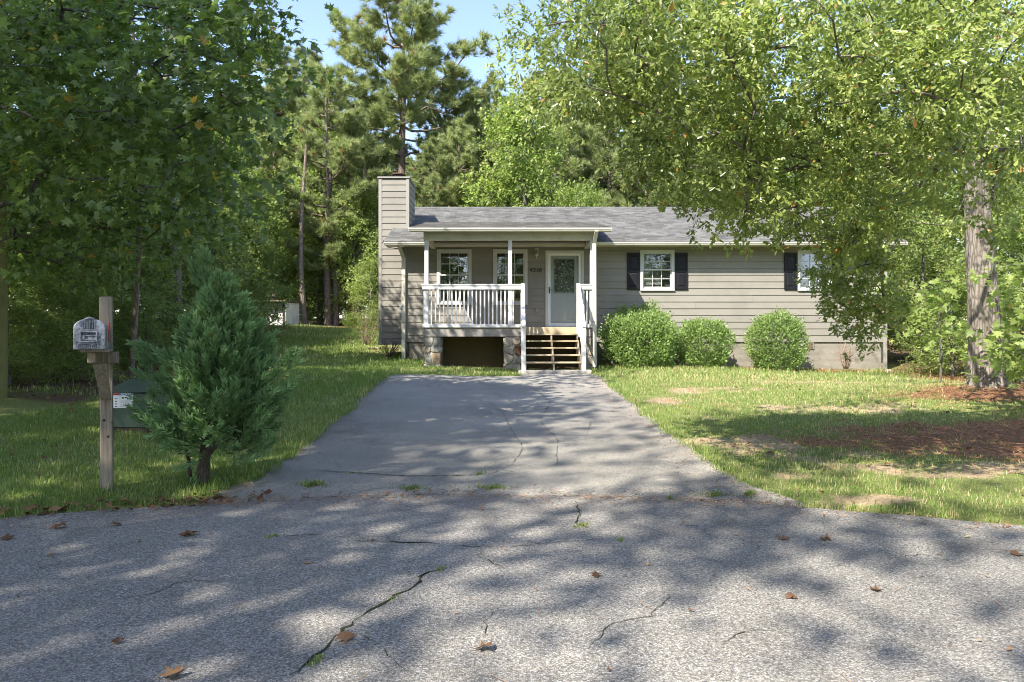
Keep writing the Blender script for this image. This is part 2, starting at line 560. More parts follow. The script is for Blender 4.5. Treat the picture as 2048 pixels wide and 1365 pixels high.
    # ground: soil, moss and thatch under the grass; bare sand and pine straw where the attributes say so
    m, nt, out = new_mat('soil')
    wp = world_pos(nt)
    n1 = noise(nt, 1.3, 7, 0.7, wp)
    n2 = noise(nt, 26, 6, 0.75, wp)
    n3 = noise(nt, 160, 3, 0.7, wp)
    grass = ramp(nt, n2.outputs[0], [(0.25, (0.09, 0.12, 0.035)), (0.5, (0.17, 0.20, 0.065)), (0.75, (0.30, 0.29, 0.13))])
    grass = mixc(nt, 0.6, grass, ramp(nt, n1.outputs[0], [(0.3, (0.6, 0.62, 0.55)), (0.7, (1.25, 1.2, 1.1))]), 'MULTIPLY')
    sand = ramp(nt, n2.outputs[0], [(0.3, (0.24, 0.165, 0.10)), (0.7, (0.46, 0.36, 0.23))])
    straw = ramp(nt, n2.outputs[0], [(0.3, (0.085, 0.042, 0.026)), (0.5, (0.22, 0.11, 0.06)), (0.72, (0.38, 0.23, 0.13))])
    litter = ramp(nt, n2.outputs[0], [(0.3, (0.05, 0.035, 0.024)), (0.52, (0.12, 0.08, 0.05)), (0.75, (0.22, 0.15, 0.1))])
    def at(nm):
        a = nt.nodes.new('ShaderNodeAttribute')
        a.attribute_name = nm
        j = math_n(nt, 'MULTIPLY_ADD', n2.outputs[0], 0.9)
        nt.nodes[-1].inputs[2].default_value = -0.45
        s = math_n(nt, 'ADD', a.outputs['Fac'], j)
        return ramp(nt, s, [(0.4, (0, 0, 0)), (0.6, (1, 1, 1))])
    c = mixc(nt, at('sand'), grass, sand)
    c = mixc(nt, at('straw'), c, straw)
    c = mixc(nt, at('litter'), c, litter)
    c = mixc(nt, 0.5, c, n3.outputs[0], 'OVERLAY')
    finish(nt, out, c, 0.95, n2.outputs[0], 0.8, 0.03, 0.1)

    # window glass: the room shows through, the woods behind the camera reflect
    m, nt, out = new_mat('glass')
    fr = nt.nodes.new('ShaderNodeFresnel')
    fr.inputs['IOR'].default_value = 1.9
    tr = nt.nodes.new('ShaderNodeBsdfTransparent')
    tr.inputs[0].default_value = (0.62, 0.66, 0.64, 1)
    gl = nt.nodes.new('ShaderNodeBsdfGlossy')
    gl.inputs['Roughness'].default_value = 0.015
    nb = noise(nt, 5, 2, 0.5, world_pos(nt))
    bn = nt.nodes.new('ShaderNodeBump')
    bn.inputs['Strength'].default_value = 0.06
    bn.inputs['Distance'].default_value = 0.02
    nt.links.new(nb.outputs[0], bn.inputs['Height'])
    nt.links.new(bn.outputs[0], gl.inputs['Normal'])
    mx = nt.nodes.new('ShaderNodeMixShader')
    f2 = math_n(nt, 'MULTIPLY_ADD', fr.outputs[0], 1.3, True)
    nt.nodes[-1].inputs[2].default_value = 0.08
    nt.links.new(f2, mx.inputs[0])
    nt.links.new(tr.outputs[0], mx.inputs[1])
    nt.links.new(gl.outputs[0], mx.inputs[2])
    nt.links.new(mx.outputs[0], out.inputs[0])
    m, nt, out = new_mat('storm_glass')
    fr = nt.nodes.new('ShaderNodeFresnel')
    fr.inputs['IOR'].default_value = 1.45
    tr = nt.nodes.new('ShaderNodeBsdfTransparent')
    tr.inputs[0].default_value = (0.93, 0.95, 0.94, 1)
    gl = nt.nodes.new('ShaderNodeBsdfGlossy')
    gl.inputs['Roughness'].default_value = 0.02
    mx = nt.nodes.new('ShaderNodeMixShader')
    nt.links.new(fr.outputs[0], mx.inputs[0])
    nt.links.new(tr.outputs[0], mx.inputs[1])
    nt.links.new(gl.outputs[0], mx.inputs[2])
    nt.links.new(mx.outputs[0], out.inputs[0])
    # leaded textured glass of the front door
    m, nt, out = new_mat('textured_glass')
    vo = nt.nodes.new('ShaderNodeTexVoronoi')
    vo.inputs['Scale'].default_value = 26
    nt.links.new(world_pos(nt), vo.inputs['Vector'])
    sep = nt.nodes.new('ShaderNodeSeparateColor')
    nt.links.new(vo.outputs['Color'], sep.inputs[0])
    c = ramp(nt, sep.outputs[0], [(0.0, (0.03, 0.045, 0.03)), (0.6, (0.10, 0.13, 0.09)), (0.85, (0.22, 0.26, 0.2)), (1.0, (0.5, 0.55, 0.48))])
    finish(nt, out, c, 0.12, vo.outputs['Distance'], 0.8, 0.02, 0.6)

make_materials()
M = MATS

# ------------------------------------------------------------------ terrain
RC = (-0.25, -2.7)     # centre of the turning circle
RR = 8.0

def road_dist(x, y):
    return np.hypot(x - RC[0], y - RC[1]) - RR

S_X = [-1e3, 0, 0.25, 1.0, 9.2, 11.7, 14.0, 25.0, 70.0]
S_Z = [0, 0, 0.035, 0.07, 0.40, 0.47, 0.52, 1.5, 3.2]

def hz(x, y):
    x = np.asarray(x, float)
    y = np.asarray(y, float)
    s = road_dist(x, y)
    z = np.interp(s, S_X, S_Z)
    z = z - 0.05 * np.clip(x - 4, 0, 8) * np.clip((s - 8) / 6, 0, 1) * np.clip((34 - y) / 10, 0, 1)
    z = z + 0.035 * np.clip(-x, 0, 14) * np.clip(s / 6, 0, 1)
    mound = np.exp(-(((x - 7.9) / 2.0) ** 2 + ((y - 10.7) / 1.5) ** 2))
    z = z + 0.14 * mound
    z = z + 0.035 * (vnoise(x, y, 1.7, 3) - 0.5) * np.clip(s / 1.5, 0, 1) * np.clip(np.abs(x) - 2.2, 0, 1)
    return z

DRIVE_L = [(4.6, -2.35), (5.25, -2.28), (5.7, -2.12), (7.0, -2.12), (9.0, -2.24), (11.5, -2.42), (14.1, -2.62), (14.5, -2.52)]
DRIVE_R = [(4.6, 2.35), (5.05, 2.12), (5.4, 1.92), (6.0, 1.83), (8.0, 1.80), (11.0, 1.84), (14.0, 1.92), (15.0, 1.96), (15.5, 1.86), (15.85, 1.75)]

def drive_l(y):
    y = np.asarray(y, float)
    a = np.interp(y, [p[0] for p in DRIVE_L], [p[1] for p in DRIVE_L])
    top = np.interp(y, [14.5, 14.62, 14.8, 15.2, 15.85], [-2.52, -2.2, -0.6, 0.12, 0.22])
    return np.where(y > 14.5, top, a) + 0.05 * (vnoise(y, y * 0, 0.35, 5) - 0.5)

def drive_r(y):
    y = np.asarray(y, float)
    return np.interp(y, [p[0] for p in DRIVE_R], [p[1] for p in DRIVE_R]) + 0.05 * (vnoise(y, y * 0, 0.35, 8) - 0.5)

def in_drive(x, y, m=0.0):
    return (y > 4.6) & (y < 15.85 + m) & (x > drive_l(y) - m) & (x < drive_r(y) + m)

def in_house(x, y, m=0.0):
    h = (x > -2.94 - m) & (x < 10.36 + m) & (y > 19.0 - m) & (y < 27.0 + m)
    p = (x > -2.3 - m) & (x < 2.2 + m) & (y > 17.25 - m) & (y < 19.1)
    st = (x > 0.2 - m) & (x < 1.8 + m) & (y > 15.75) & (y < 17.4)
    return h | p | st

def blob(x, y, cx, cy, rx, ry, soft=0.5):
    d = np.hypot((x - cx) / rx, (y - cy) / ry)
    return np.clip((1 + soft - d) / (2 * soft), 0, 1)

def masks(x, y):
    sand = np.maximum.reduce([0.85 * blob(x, y, 2.55, 7.35, 0.75, 0.75), 0.6 * blob(x, y, 3.7, 7.0, 1.1, 0.55), 0.9 * blob(x, y, 2.55, 5.03, 0.42, 0.13),
                              0.75 * blob(x, y, 2.3, 5.75, 0.3, 0.16), 0.5 * blob(x, y, 3.3, 10.0, 0.9, 0.5), 0.45 * blob(x, y, 4.6, 5.2, 0.9, 0.4), 0.5 * blob(x, y, 2.6, 9.2, 0.45, 0.6), 0.7 * blob(x, y, 5.0, 9.6, 1.8, 0.6), 0.65 * blob(x, y, 3.6, 12.2, 1.4, 0.6), 0.6 * blob(x, y, 6.0, 13.5, 1.8, 0.6), 0.75 * blob(x, y, 3.9, 5.9, 1.5, 0.35), 0.7 * blob(x, y, 3.0, 6.6, 0.9, 0.4), 0.6 * blob(x, y, 2.5, 11.0, 0.5, 0.9), 0.5 * blob(x, y, -3.4, 22, 2.0, 2.0), 0.5 * blob(x, y, -5.5, 18, 1.5, 1.5)])
    sand = np.clip(sand * (0.25 + 1.25 * vnoise(x, y, 0.22, 31) ) + 0.25 * (vnoise(x, y, 0.7, 33) - 0.5) * (sand > 0), 0, 1)
    straw = np.maximum.reduce([1.0 * blob(x, y, 5.6, 7.2, 2.6, 1.15), 1.0 * blob(x, y, 8.2, 10.5, 2.2, 0.95), 0.9 * blob(x, y, 7.0, 18.6, 3.8, 0.45), 0.7 * blob(x, y, 9.0, 8.6, 2.5, 1.2),
                              0.9 * blob(x, y, -7.5, 32, 3.0, 1.6), 0.8 * blob(x, y, 12.5, 17.5, 2.5, 3.0)])
    straw = np.clip(straw * (0.55 + 0.9 * vnoise(x, y, 0.3, 35)), 0, 1)
    edge = -5.0 - 0.20 * (y - 8)
    litter = np.clip((edge - x) / 1.0 + 0.3, 0, 1) * np.clip((y - 8.0 + 0.25 * (x + 5)) / 1.5, 0, 1) * (0.45 + 0.75 * vnoise(x, y, 0.6, 43))
    litter = np.maximum(litter, 0.30 * np.clip((edge + 2.2 - x) / 2.0, 0, 1) * np.clip((y - 5.5) / 1.0, 0, 1) * vnoise(x, y, 0.5, 41))
    litter = np.maximum(litter, np.clip((y - 31.0) / 1.5, 0, 1) * np.clip((-5 - x) / 1.5 + 1, 0, 1))
    litter = np.maximum(litter, np.clip((x - 10.8) / 1.5, 0, 1) * np.clip((y - 13.5) / 2, 0, 1))
    litter = np.maximum(litter, np.clip((y - 29.0) / 2.0, 0, 1) * (x > -4.5))
    return sand, straw, litter

def make_ground():
    def axis(lims):
        out = []
        for a, b, s in lims:
            out.append(np.arange(a, b, s))
        out.append([lims[-1][1]])
        return np.concatenate(out)
    xs = axis([(-160, -40, 12), (-40, -14, 2), (-14, -7, 0.5), (-7, 11, 0.16), (11, 16, 0.5), (16, 40, 2), (40, 160, 12)])
    ys = axis([(-140, -30, 11), (-30, -12, 2), (-12, 3.6, 0.6), (3.6, 12, 0.14), (12, 20, 0.25), (20, 36, 0.8), (36, 60, 3), (60, 240, 15)])
    gx, gy = np.meshgrid(xs, ys)
    gz = hz(gx, gy)
    ins = (road_dist(gx, gy) < -0.02) | in_drive(gx, gy, -0.02) | ((np.abs(gx - 1.0) < 4.0) & (gy < -6))
    gz = gz - np.where(ins, 0.10, 0.0)
    gz = np.where(in_house(gx, gy, -0.15) & (gy > 19.3), gz - 0.4, gz)
    sand, straw, litter = masks(gx, gy)
    n, k = gx.shape
    idx = np.arange(n * k).reshape(n, k)
    faces = np.stack([idx[:-1, :-1], idx[:-1, 1:], idx[1:, 1:], idx[1:, :-1]], -1).reshape(-1, 4)
    me = big_mesh('ground', np.stack([gx, gy, gz], -1).reshape(-1, 3), faces, M['soil'], None, True,
                  {'sand': sand.ravel(), 'straw': straw.ravel(), 'litter': litter.ravel()})
    g = structure(link('ground', me))
    # road: the turning circle and the street that leads away behind the camera
    pts = []
    for i in range(260):
        a = 2 * math.pi * i / 260
        r = RR + 0.06 * (float(vnoise(a * 12, 0, 1.0, 4)) - 0.5) + 0.03 * (float(vnoise(a * 60, 0, 1.0, 6)) - 0.5)
        pts.append((RC[0] + r * math.cos(a), RC[1] + r * math.sin(a)))
    mb = MB()
    rings = [0.0, 0.25, 0.5, 0.75, 0.95, 1.0]
    V = []
    for q in rings[1:]:
        for (px, py) in pts:
            V.append((RC[0] + (px - RC[0]) * q, RC[1] + (py - RC[1]) * q, 0.0))
    V.append((RC[0], RC[1], 0.0))
    nn = len(pts)
    FA = []
    c = len(V) - 1
    for i in range(nn):
        j = (i + 1) % nn
        FA.append((c, i, j))
        for r in range(len(rings) - 2):
            FA.append((r * nn + i, (r + 1) * nn + i, (r + 1) * nn + j, r * nn + j))
    b = len(V)
    for (px, py) in pts:
        V.append((px * 1.004, py * 1.004 if py > 0 else py, -0.08))
    for i in range(nn):
        j = (i + 1) % nn
        FA.append(((len(rings) - 2) * nn + i, b + i, b + j, (len(rings) - 2) * nn + j))
    mb.add(V, FA)
    mb.box(-2.2, 4.2, -70, -10.2, -0.08, 0.0)
    road = structure(link('road', mb.mesh('road'), M['road_asphalt']))
    # driveway sheet, a touch above the road where the two meet
    yy = np.concatenate([np.arange(4.95, 15.8, 0.07), [15.85]])
    rows = []
    K = 24
    for y in yy:
        l, r = float(drive_l(y)), float(drive_r(y))
        xs2 = np.linspace(l, r, K)
        zz = hz(np.clip(xs2, -2.1, 2.1), np.full(K, y))
        zz = np.maximum(zz, 0) + 0.006 - 0.035 * np.clip((0.06 - road_dist(xs2, np.full(K, y))) / 0.08, 0, 1)
        rows.append(np.stack([xs2, np.full(K, y), zz], -1))
    G = np.array(rows)
    # trim the near end to the edge of the circle
    rd = road_dist(G[..., 0], G[..., 1])
    keep = (rd > -0.4)
    n, k = G.shape[:2]
    idx = np.arange(n * k).reshape(n, k)
    q = np.stack([idx[:-1, :-1], idx[:-1, 1:], idx[1:, 1:], idx[1:, :-1]], -1).reshape(-1, 4)
    q = q[keep.reshape(-1)[q].all(1)]
    Vd = G.reshape(-1, 3)
    # side skirts
    lo = Vd.copy()
    lo[:, 2] -= 0.09
    sk = []
    for side in (0, k - 1):
        for i in range(n - 1):
            a, b2 = idx[i, side], idx[i + 1, side]
            sk.append((a, b2, b2 + len(Vd), a + len(Vd)))
    for j in range(k - 1):
        a, b2 = idx[n - 1, j], idx[n - 1, j + 1]
        sk.append((a, b2, b2 + len(Vd), a + len(Vd)))
    me = big_mesh('driveway', np.concatenate([Vd, lo]), np.concatenate([q, np.array(sk)]), M['drive_asphalt'])
    drive = structure(link('driveway', me))
    # cracks: thin broken ribbons on the asphalt
    def on_road(px, py):
        d = F * CAMZ / (py - 682.5)
        return X(px, d), d
    def crack(parent, pts2, w, zf, seed):
        rng = random.Random(seed)
        P2 = []
        for (a, b) in zip(pts2[:-1], pts2[1:]):
            m = max(2, int(math.hypot(b[0] - a[0], b[1] - a[1]) / 0.035))
            for t in range(m):
                u = t / m
                P2.append((a[0] + (b[0] - a[0]) * u + rng.uniform(-.012, .012), a[1] + (b[1] - a[1]) * u + rng.uniform(-.012, .012)))
        P2.append(pts2[-1])
        V, FA = [], []
        for i, p in enumerate(P2):
            q0 = P2[max(0, i - 1)]
            q1 = P2[min(len(P2) - 1, i + 1)]
            dx, dy = q1[0] - q0[0], q1[1] - q0[1]
            L = math.hypot(dx, dy) + 1e-6
            ww = 0.62 * w * rng.uniform(0.25, 1.2) * min(1.0, 0.2 + i / 5, 0.2 + (len(P2) - 1 - i) / 5)
            gapn = float(vnoise(p[0] * 3 + seed, p[1] * 3, 0.5, seed % 17))
            ww *= (0.45 if seed == 1 else 0.12) if gapn < 0.3 else (0.5 + gapn)
            z = zf(*p)
            V += [(p[0] - dy / L * ww, p[1] + dx / L * ww, z), (p[0] + dy / L * ww, p[1] - dx / L * ww, z)]
            if i:
                FA.append((2 * i - 2, 2 * i - 1, 2 * i + 1, 2 * i))
        link('crack', MB().add(V, FA).mesh('crack'), M['crack_dark'], parent)
    zr = lambda x, y: 0.004
    zd = lambda x, y: max(float(hz(min(2.1, max(-2.1, x)), y)), 0) + 0.011
    crack(road, [on_road(*p) for p in [(580, 1355), (632, 1312), (662, 1285), (690, 1258), (735, 1226), (790, 1192), (832, 1172), (848, 1148), (888, 1139)]], 0.012, zr, 1)
    crack(road, [on_road(*p) for p in [(488, 1060), (530, 1074), (600, 1072), (640, 1068), (720, 1084), (850, 1086), (920, 1093), (1004, 1095)]], 0.009, zr, 2)
    crack(road, [on_road(*p) for p in [(965, 1097), (958, 1112), (985, 1128), (1012, 1139)]], 0.006, zr, 3)
    crack(road, [on_road(*p) for p in [(1152, 1000), (1158, 1030), (1150, 1048), (1186, 1060)]], 0.009, zr, 4)
    crack(road, [on_road(*p) for p in [(985, 1225), (972, 1245), (966, 1262), (975, 1272)]], 0.005, zr, 5)
    crack(road, [on_road(*p) for p in [(1060, 1090), (1020, 1096), (1100, 1086), (1230, 1078)]], 0.004, zr, 6)
    crack(road, [on_road(*p) for p in [(1440, 1285), (1500, 1262), (1560, 1262)]], 0.004, zr, 7)
    arc = [(RC[0] + (RR + 0.0) * math.sin(a), RC[1] + RR * math.cos(a)) for a in np.linspace(-0.22, 0.27, 30)]
    for i0, i1, sd in ((2, 6, 8), (7, 12, 18), (13, 15, 28), (17, 22, 38), (24, 28, 48)):
        crack(road, arc[i0:i1 + 1], 0.011, lambda x, y: 0.0095, sd)
    crack(drive, [(-1.75, 5.95), (-1.3, 5.86), (-0.9, 5.78), (-0.45, 5.80), (-0.2, 5.83)], 0.012, zd, 9)
    crack(drive, [(-0.2, 5.83), (0.0, 6.2), (0.12, 7.0), (0.0, 8.0), (-0.12, 9.4), (-0.35, 10.5), (-1.1, 11.5)], 0.006, zd, 10)
    crack(drive, [(-0.6, 11.9), (-1.3, 12.0), (-1.35, 13.2)], 0.006, zd, 11)
    crack(road, [on_road(*p) for p in [(1180, 1300), (1215, 1250), (1300, 1235), (1340, 1190), (1420, 1180)]], 0.0035, zr, 51)
    crack(road, [on_road(*p) for p in [(120, 1235), (190, 1205), (300, 1190), (360, 1165), (470, 1160)]], 0.0035, zr, 52)
    crack(road, [on_road(*p) for p in [(690, 1258), (760, 1290), (800, 1335), (870, 1364)]], 0.003, zr, 53)
    crack(road, [on_road(*p) for p in [(1700, 1100), (1760, 1120), (1850, 1110), (1920, 1130)]], 0.0035, zr, 54)
    crack(road, [on_road(*p) for p in [(1740, 1150), (1800, 1162), (1870, 1150)]], 0.0035, zr, 55)
    crack(drive, [(-1.9, 7.6), (-1.2, 7.9), (-0.6, 7.7), (0.1, 8.1)], 0.005, zd, 56)
    crack(drive, [(0.4, 6.2), (0.5, 7.4), (0.35, 8.8), (0.6, 10.6), (0.4, 12.6)], 0.005, zd, 57)
    crack(drive, [(0.7, 6.9), (1.0, 8.6), (0.9, 9.8)], 0.004, zd, 12)
    # concrete step pad at the foot of the stairs
    mb = MB().box(0.15, 1.85, 15.82, 16.6, 0.40, 0.515)
    structure(link('step_pad', mb.mesh('step_pad', bevel=0.008), M['concrete']))
    return road, drive

ROAD, DRIVE = make_ground()
# ------------------------------------------------------------------ the house
DW = 19.0                       # depth of the front wall
HX0, HX1 = -2.937, 10.355       # front corners
SID_Z0 = 1.172
LAP = 0.1868
SOF_Z = 3.82
EAVE_Y, EAVE_Z = 18.48, 3.905
SLOPE = 0.395
RIDGE_Y = 23.0
RIDGE_Z = EAVE_Z + SLOPE * (RIDGE_Y - EAVE_Y)
PY = 17.3                       # front plane of the porch
PR_Y, PR_Z, PR_S = 17.0, 4.02, 0.21

house = thing('house', 'single storey house with grey lap siding, shingle roof and white railed front porch', 'house', (3.7, 19.0, 0.5))

def siding_run(parent, x0, x1, z0, z1, y, openings=(), joints=True, rng=random.Random(4)):
    """lap boards facing -y at depth y, cut round the openings (x0,x1,z0,z1)"""
    r = 0
    z = z0
    while z < z1 - 0.02:
        zt = min(z + LAP, z1)
        cuts = [o for o in openings if o[2] < zt - 0.005 and o[3] > z + 0.005 and o[0] < x1 and o[1] > x0]
        cuts.sort()
        spans = []
        cx = x0
        for o in cuts:
            if o[0] > cx:
                spans.append((cx, min(o[0], x1), z, zt))
            cx = max(cx, o[1])
            if o[2] > z + 0.005:
                spans.append((max(o[0], x0), min(o[1], x1), z, o[2]))
            if o[3] < zt - 0.005:
                spans.append((max(o[0], x0), min(o[1], x1), o[3], zt))
        if cx < x1:
            spans.append((cx, x1, z, zt))
        out = []
        for s in spans:
            if joints and s[1] - s[0] > 4.5:
                m = s[0] + rng.uniform(0.3, 0.7) * (s[1] - s[0])
                out += [(s[0], m - 0.0015, s[2], s[3]), (m + 0.0015, s[1], s[2], s[3])]
            else:
                out.append(s)
        for (a, b, za, zb) in out:
            if b - a < 0.004:
                continue
            def yy(zz):
                return y - (0.024 - 0.019 * (zz - z) / LAP)
            top = min(zb + 0.012, z1)
            j = rng.uniform(-0.0015, 0.0015)
            yb, yt = yy(za) + j, yy(zb) + j
            mb = MB().hexa([(a, yb, za), (b, yb, za), (b, y, za), (a, y, za), (a, yt, top), (b, yt, top), (b, y, top), (a, y, top)])
            link('siding_board', mb.mesh('siding_board'), M['siding'], parent)
        z = zt
        r += 1

WINS = [  # outer trim: x0, x1, z0, z1, shuttered
    (X(873.8, DW), X(943.2, DW), Z(610, DW), Z(499.3, DW), False),
    (X(986, DW), X(1055, DW), Z(610, DW), Z(499.3, DW), False),
    (X(1280, DW), X(1348.5, DW), Z(582, DW), Z(500.8, DW), True),
    (X(1594, DW), X(1662.5, DW), Z(582, DW), Z(500.8, DW), True)]
DOOR = (X(1090.7, DW), X(1167.2, DW), 1.585, Z(501.8, DW))
def shrink(o, m=0.03):
    return (o[0] + m, o[1] - m, o[2] + m, o[3] - m)
OPEN = [shrink(w[:4]) for w in WINS] + [(DOOR[0] + .03, DOOR[1] - .03, DOOR[2], DOOR[3] - .03)]
siding_run(house, HX0 + 0.001, HX1 - 0.075, SID_Z0, SOF_Z, DW, OPEN)

# shell behind the boards: side, back and inner walls, floor and ceiling, so that the rooms are closed and dark
def shell():
    mb = MB()
    y0, y1 = DW + 0.002, 27.0
    mb.box(HX0 + .02, HX1 - .02, y0 + 2.6, y0 + 2.66, 0.6, 3.9)      # partition behind the front rooms
    mb.box(HX0 + .02, HX0 + .08, y0, y1, 0.6, 3.9)
    mb.box(HX1 - .08, HX1 - .02, y0, y1, 0.6, 3.9)
    mb.box(HX0 + .02, HX1 - .02, y1 - .06, y1, 0.6, 3.9)
    mb.box(HX0 + .02, HX1 - .02, y0, y1, 1.50, 1.56)
    mb.box(HX0 + .02, HX1 - .02, y0, y1, 3.825, 3.85)
    link('inner_wall', mb.mesh('inner_wall'), M['room_dark'], house)
shell()

# gable ends and back: lap boards along y
def gable(xw, sgn):
    z = SID_Z0
    rng = random.Random(9)
    while z < RIDGE_Z - 0.15:
        zt = z + LAP
        if zt < SOF_Z:
            a, b = DW, 27.0
        else:
            h = max(0, (RIDGE_Z - 0.06 - zt) / SLOPE)
            a, b = RIDGE_Y - h, RIDGE_Y + h
        if b - a > 0.1:
            x_b, x_t = xw + sgn * 0.024, xw + sgn * 0.005
            mb = MB().hexa([(x_b, a, z), (xw, a, z), (xw, b, z), (x_b, b, z), (x_t, a, zt + .012), (xw, a, zt + .012), (xw, b, zt + .012), (x_t, b, zt + .012)])
            link('siding_board', mb.mesh('siding_board'), M['siding'], house)
        z = zt
gable(HX0, -1)
gable(HX1, 1)
link('back_wall', MB().box(HX0, HX1, 27.0, 27.03, SID_Z0, 3.9).mesh('back_wall'), M['siding'], house)
# foundation
mb = MB()
mb.box(HX0 + .02, HX1 - .02, DW + 0.012, DW + 0.2, -0.2, SID_Z0 + 0.02)
mb.box(HX0 + .02, HX0 + .2, DW + 0.2, 27.0, 0.0, SID_Z0 + 0.02)
mb.box(HX1 - .2, HX1 - .02, DW + 0.2, 27.0, -0.2, SID_Z0 + 0.02)
mb.box(HX0 + .2, HX1 - .2, 26.8, 27.0, 0.0, SID_Z0 + 0.02)
link('foundation', mb.mesh('foundation'), M['stucco'], house)
# corner boards
link('corner_board', MB().box(HX1 - 0.075, HX1 + 0.03, DW - 0.034, DW - 0.0, SID_Z0 - .01, SOF_Z).mesh('corner_board'), M['trim_grey'], house)
link('corner_board', MB().box(HX0 - 0.03, HX0 + 0.0, DW - 0.034, DW + 0.08, SID_Z0 - .01, SOF_Z).mesh('corner_board'), M['trim_grey'], house)

# ---- roof: courses of shingles, each course a thin wedge that laps the one below
def roof_slope(name, x0, x1, ya, za, yb, zb, parent, exp=0.14, skip=None, waver=0.0):
    L = math.hypot(yb - ya, zb - za)
    n = int(round(L / exp))
    uy, uz = (yb - ya) / L, (zb - za) / L
    ny, nz = -uz, uy
    if nz < 0:
        ny, nz = -ny, -nz
    mb = MB()
    rng = random.Random(5)
    for i in range(n):
        s0, s1 = i * L / n - 0.004, (i + 1) * L / n + 0.02
        s1 = min(s1, L)
        t0, t1 = 0.016, 0.004
        seg = 12 if waver else 1
        xs = np.linspace(x0, x1, seg + 1)
        for k in range(seg):
            a, b = xs[k], xs[k + 1]
            def pt(x, s, t, wv):
                w = waver * math.sin(x * 2.1 + i * 0.6) * wv
                return (x, ya + uy * s + ny * (t + w), za + uz * s + nz * (t + w))
            mb.hexa([pt(a, s0, 0, 0), pt(b, s0, 0, 0), pt(b, s1, 0, 0), pt(a, s1, 0, 0), pt(a, s0, t0, 1), pt(b, s0, t0, 1), pt(b, s1, t1, 1), pt(a, s1, t1, 1)])
    return link(name, mb.mesh(name), M['shingle'], parent)

RX0, RX1 = -3.47, 10.68
roof = roof_slope('roof', RX0, RX1, EAVE_Y - 0.03, EAVE_Z - 0.012, RIDGE_Y, RIDGE_Z, house)
roof_slope('rear_slope', RX0, RX1, 27.52, EAVE_Z - 0.012, RIDGE_Y + 0.002, RIDGE_Z, roof)
mb = MB().prism([(RIDGE_Y - .14, RIDGE_Z - .03), (RIDGE_Y, RIDGE_Z + .03), (RIDGE_Y + .14, RIDGE_Z - .03), (RIDGE_Y, RIDGE_Z + .012)], 'x', RX0, RX1)
link('ridge_cap', mb.mesh('ridge_cap'), M['shingle'], roof)
# decking below the shingles (slab), rake boards, soffit, fascia, gutter
mb = MB()
mb.prism([(EAVE_Y, EAVE_Z - .014), (RIDGE_Y, RIDGE_Z - .014), (27.5, EAVE_Z - .014), (27.5, EAVE_Z - .05), (RIDGE_Y, RIDGE_Z - .06), (EAVE_Y, EAVE_Z - .05)], 'x', RX0 + .01, RX1 - .01)
link('roof_deck', mb.mesh('roof_deck'), M['trim_grey'], roof)
for xr in (RX0, RX1 - 0.025):
    mb = MB()
    mb.prism([(EAVE_Y, EAVE_Z - .052), (RIDGE_Y, RIDGE_Z - .062), (27.5, EAVE_Z - .052), (27.5, EAVE_Z - .19), (RIDGE_Y, RIDGE_Z - .2), (EAVE_Y, EAVE_Z - .10)], 'x', xr, xr + 0.025)
    link('rake_board', mb.mesh('rake_board'), M['gutter_paint'], roof)
link('soffit', MB().box(RX0 + 0.03, RX1 - 0.03, EAVE_Y + 0.04, DW - 0.036, SOF_Z - 0.012, SOF_Z).mesh('soffit'), M['gutter_paint'], house)
mb = MB()
mb.box(RX0 + 0.03, RX1 - 0.03, EAVE_Y + 0.015, EAVE_Y + 0.038, SOF_Z - 0.015, EAVE_Z - 0.055)
link('fascia', mb.mesh('fascia'), M['gutter_paint'], house)
link('frieze_board', MB().box(2.3, HX1 - .08, DW - 0.044, DW - 0.026, SOF_Z - 0.09, SOF_Z - 0.013).mesh('frieze_board'), M['siding'], house)

def gutter(x0, x1, yf, zt, parent, w=0.095, h=0.085):
    """K-style trough: open on top"""
    mb = MB()
    prof = [(yf + w, zt), (yf + w, zt - h), (yf + 0.03, zt - h), (yf + 0.012, zt - h * .55), (yf, zt - h * .35), (yf, zt), (yf + .012, zt), (yf + .012, zt - h * .3),
            (yf + .024, zt - h * .5), (yf + 0.04, zt - h + .01), (yf + w - .006, zt - h + .01), (yf + w - .006, zt)]
    mb.prism(prof, 'x', x0, x1)
    for xe in (x0, x1 - 0.004):
        mb.box(xe - .001, xe + 0.005, yf + .003, yf + w - .003, zt - h + .003, zt - .003)
    return link('gutter', mb.mesh('gutter'), M['gutter_paint'], parent)
gutter(RX0 + .01, -2.30, EAVE_Y - 0.085, EAVE_Z - 0.03, house)
gutter(2.20, RX1 - .02, EAVE_Y - 0.085, EAVE_Z - 0.03, house)

def downspout(pts, parent, w=0.075, dd=0.055, mat='gutter_paint'):
    """rectangular pipe along straight pieces"""
    mb = MB()
    for a, b in zip(pts[:-1], pts[1:]):
        a, b = np.array(a, float), np.array(b, float)
        mb.hexa([(a[0] - w / 2, a[1] - dd / 2, a[2]), (a[0] + w / 2, a[1] - dd / 2, a[2]), (a[0] + w / 2, a[1] + dd / 2, a[2]), (a[0] - w / 2, a[1] + dd / 2, a[2]),
                 (b[0] - w / 2, b[1] - dd / 2, b[2]), (b[0] + w / 2, b[1] - dd / 2, b[2]), (b[0] + w / 2, b[1] + dd / 2, b[2]), (b[0] - w / 2, b[1] + dd / 2, b[2])])
    o = link('downspout', mb.mesh('downspout', bevel=0.006), M[mat], parent)
    zs = sorted((pts[0][2], pts[-1][2]))
    for q in (0.33, 0.7):
        z = zs[0] + q * (zs[1] - zs[0])
        p = pts[0]
        link('pipe_strap', MB().box(p[0] - w / 2 - .006, p[0] + w / 2 + .006, p[1] - dd / 2 - .004, p[1] + dd / 2 + .004, z, z + 0.02).mesh('pipe_strap'), M['trim_grey'], o)
    return o
xd = X(808, DW)
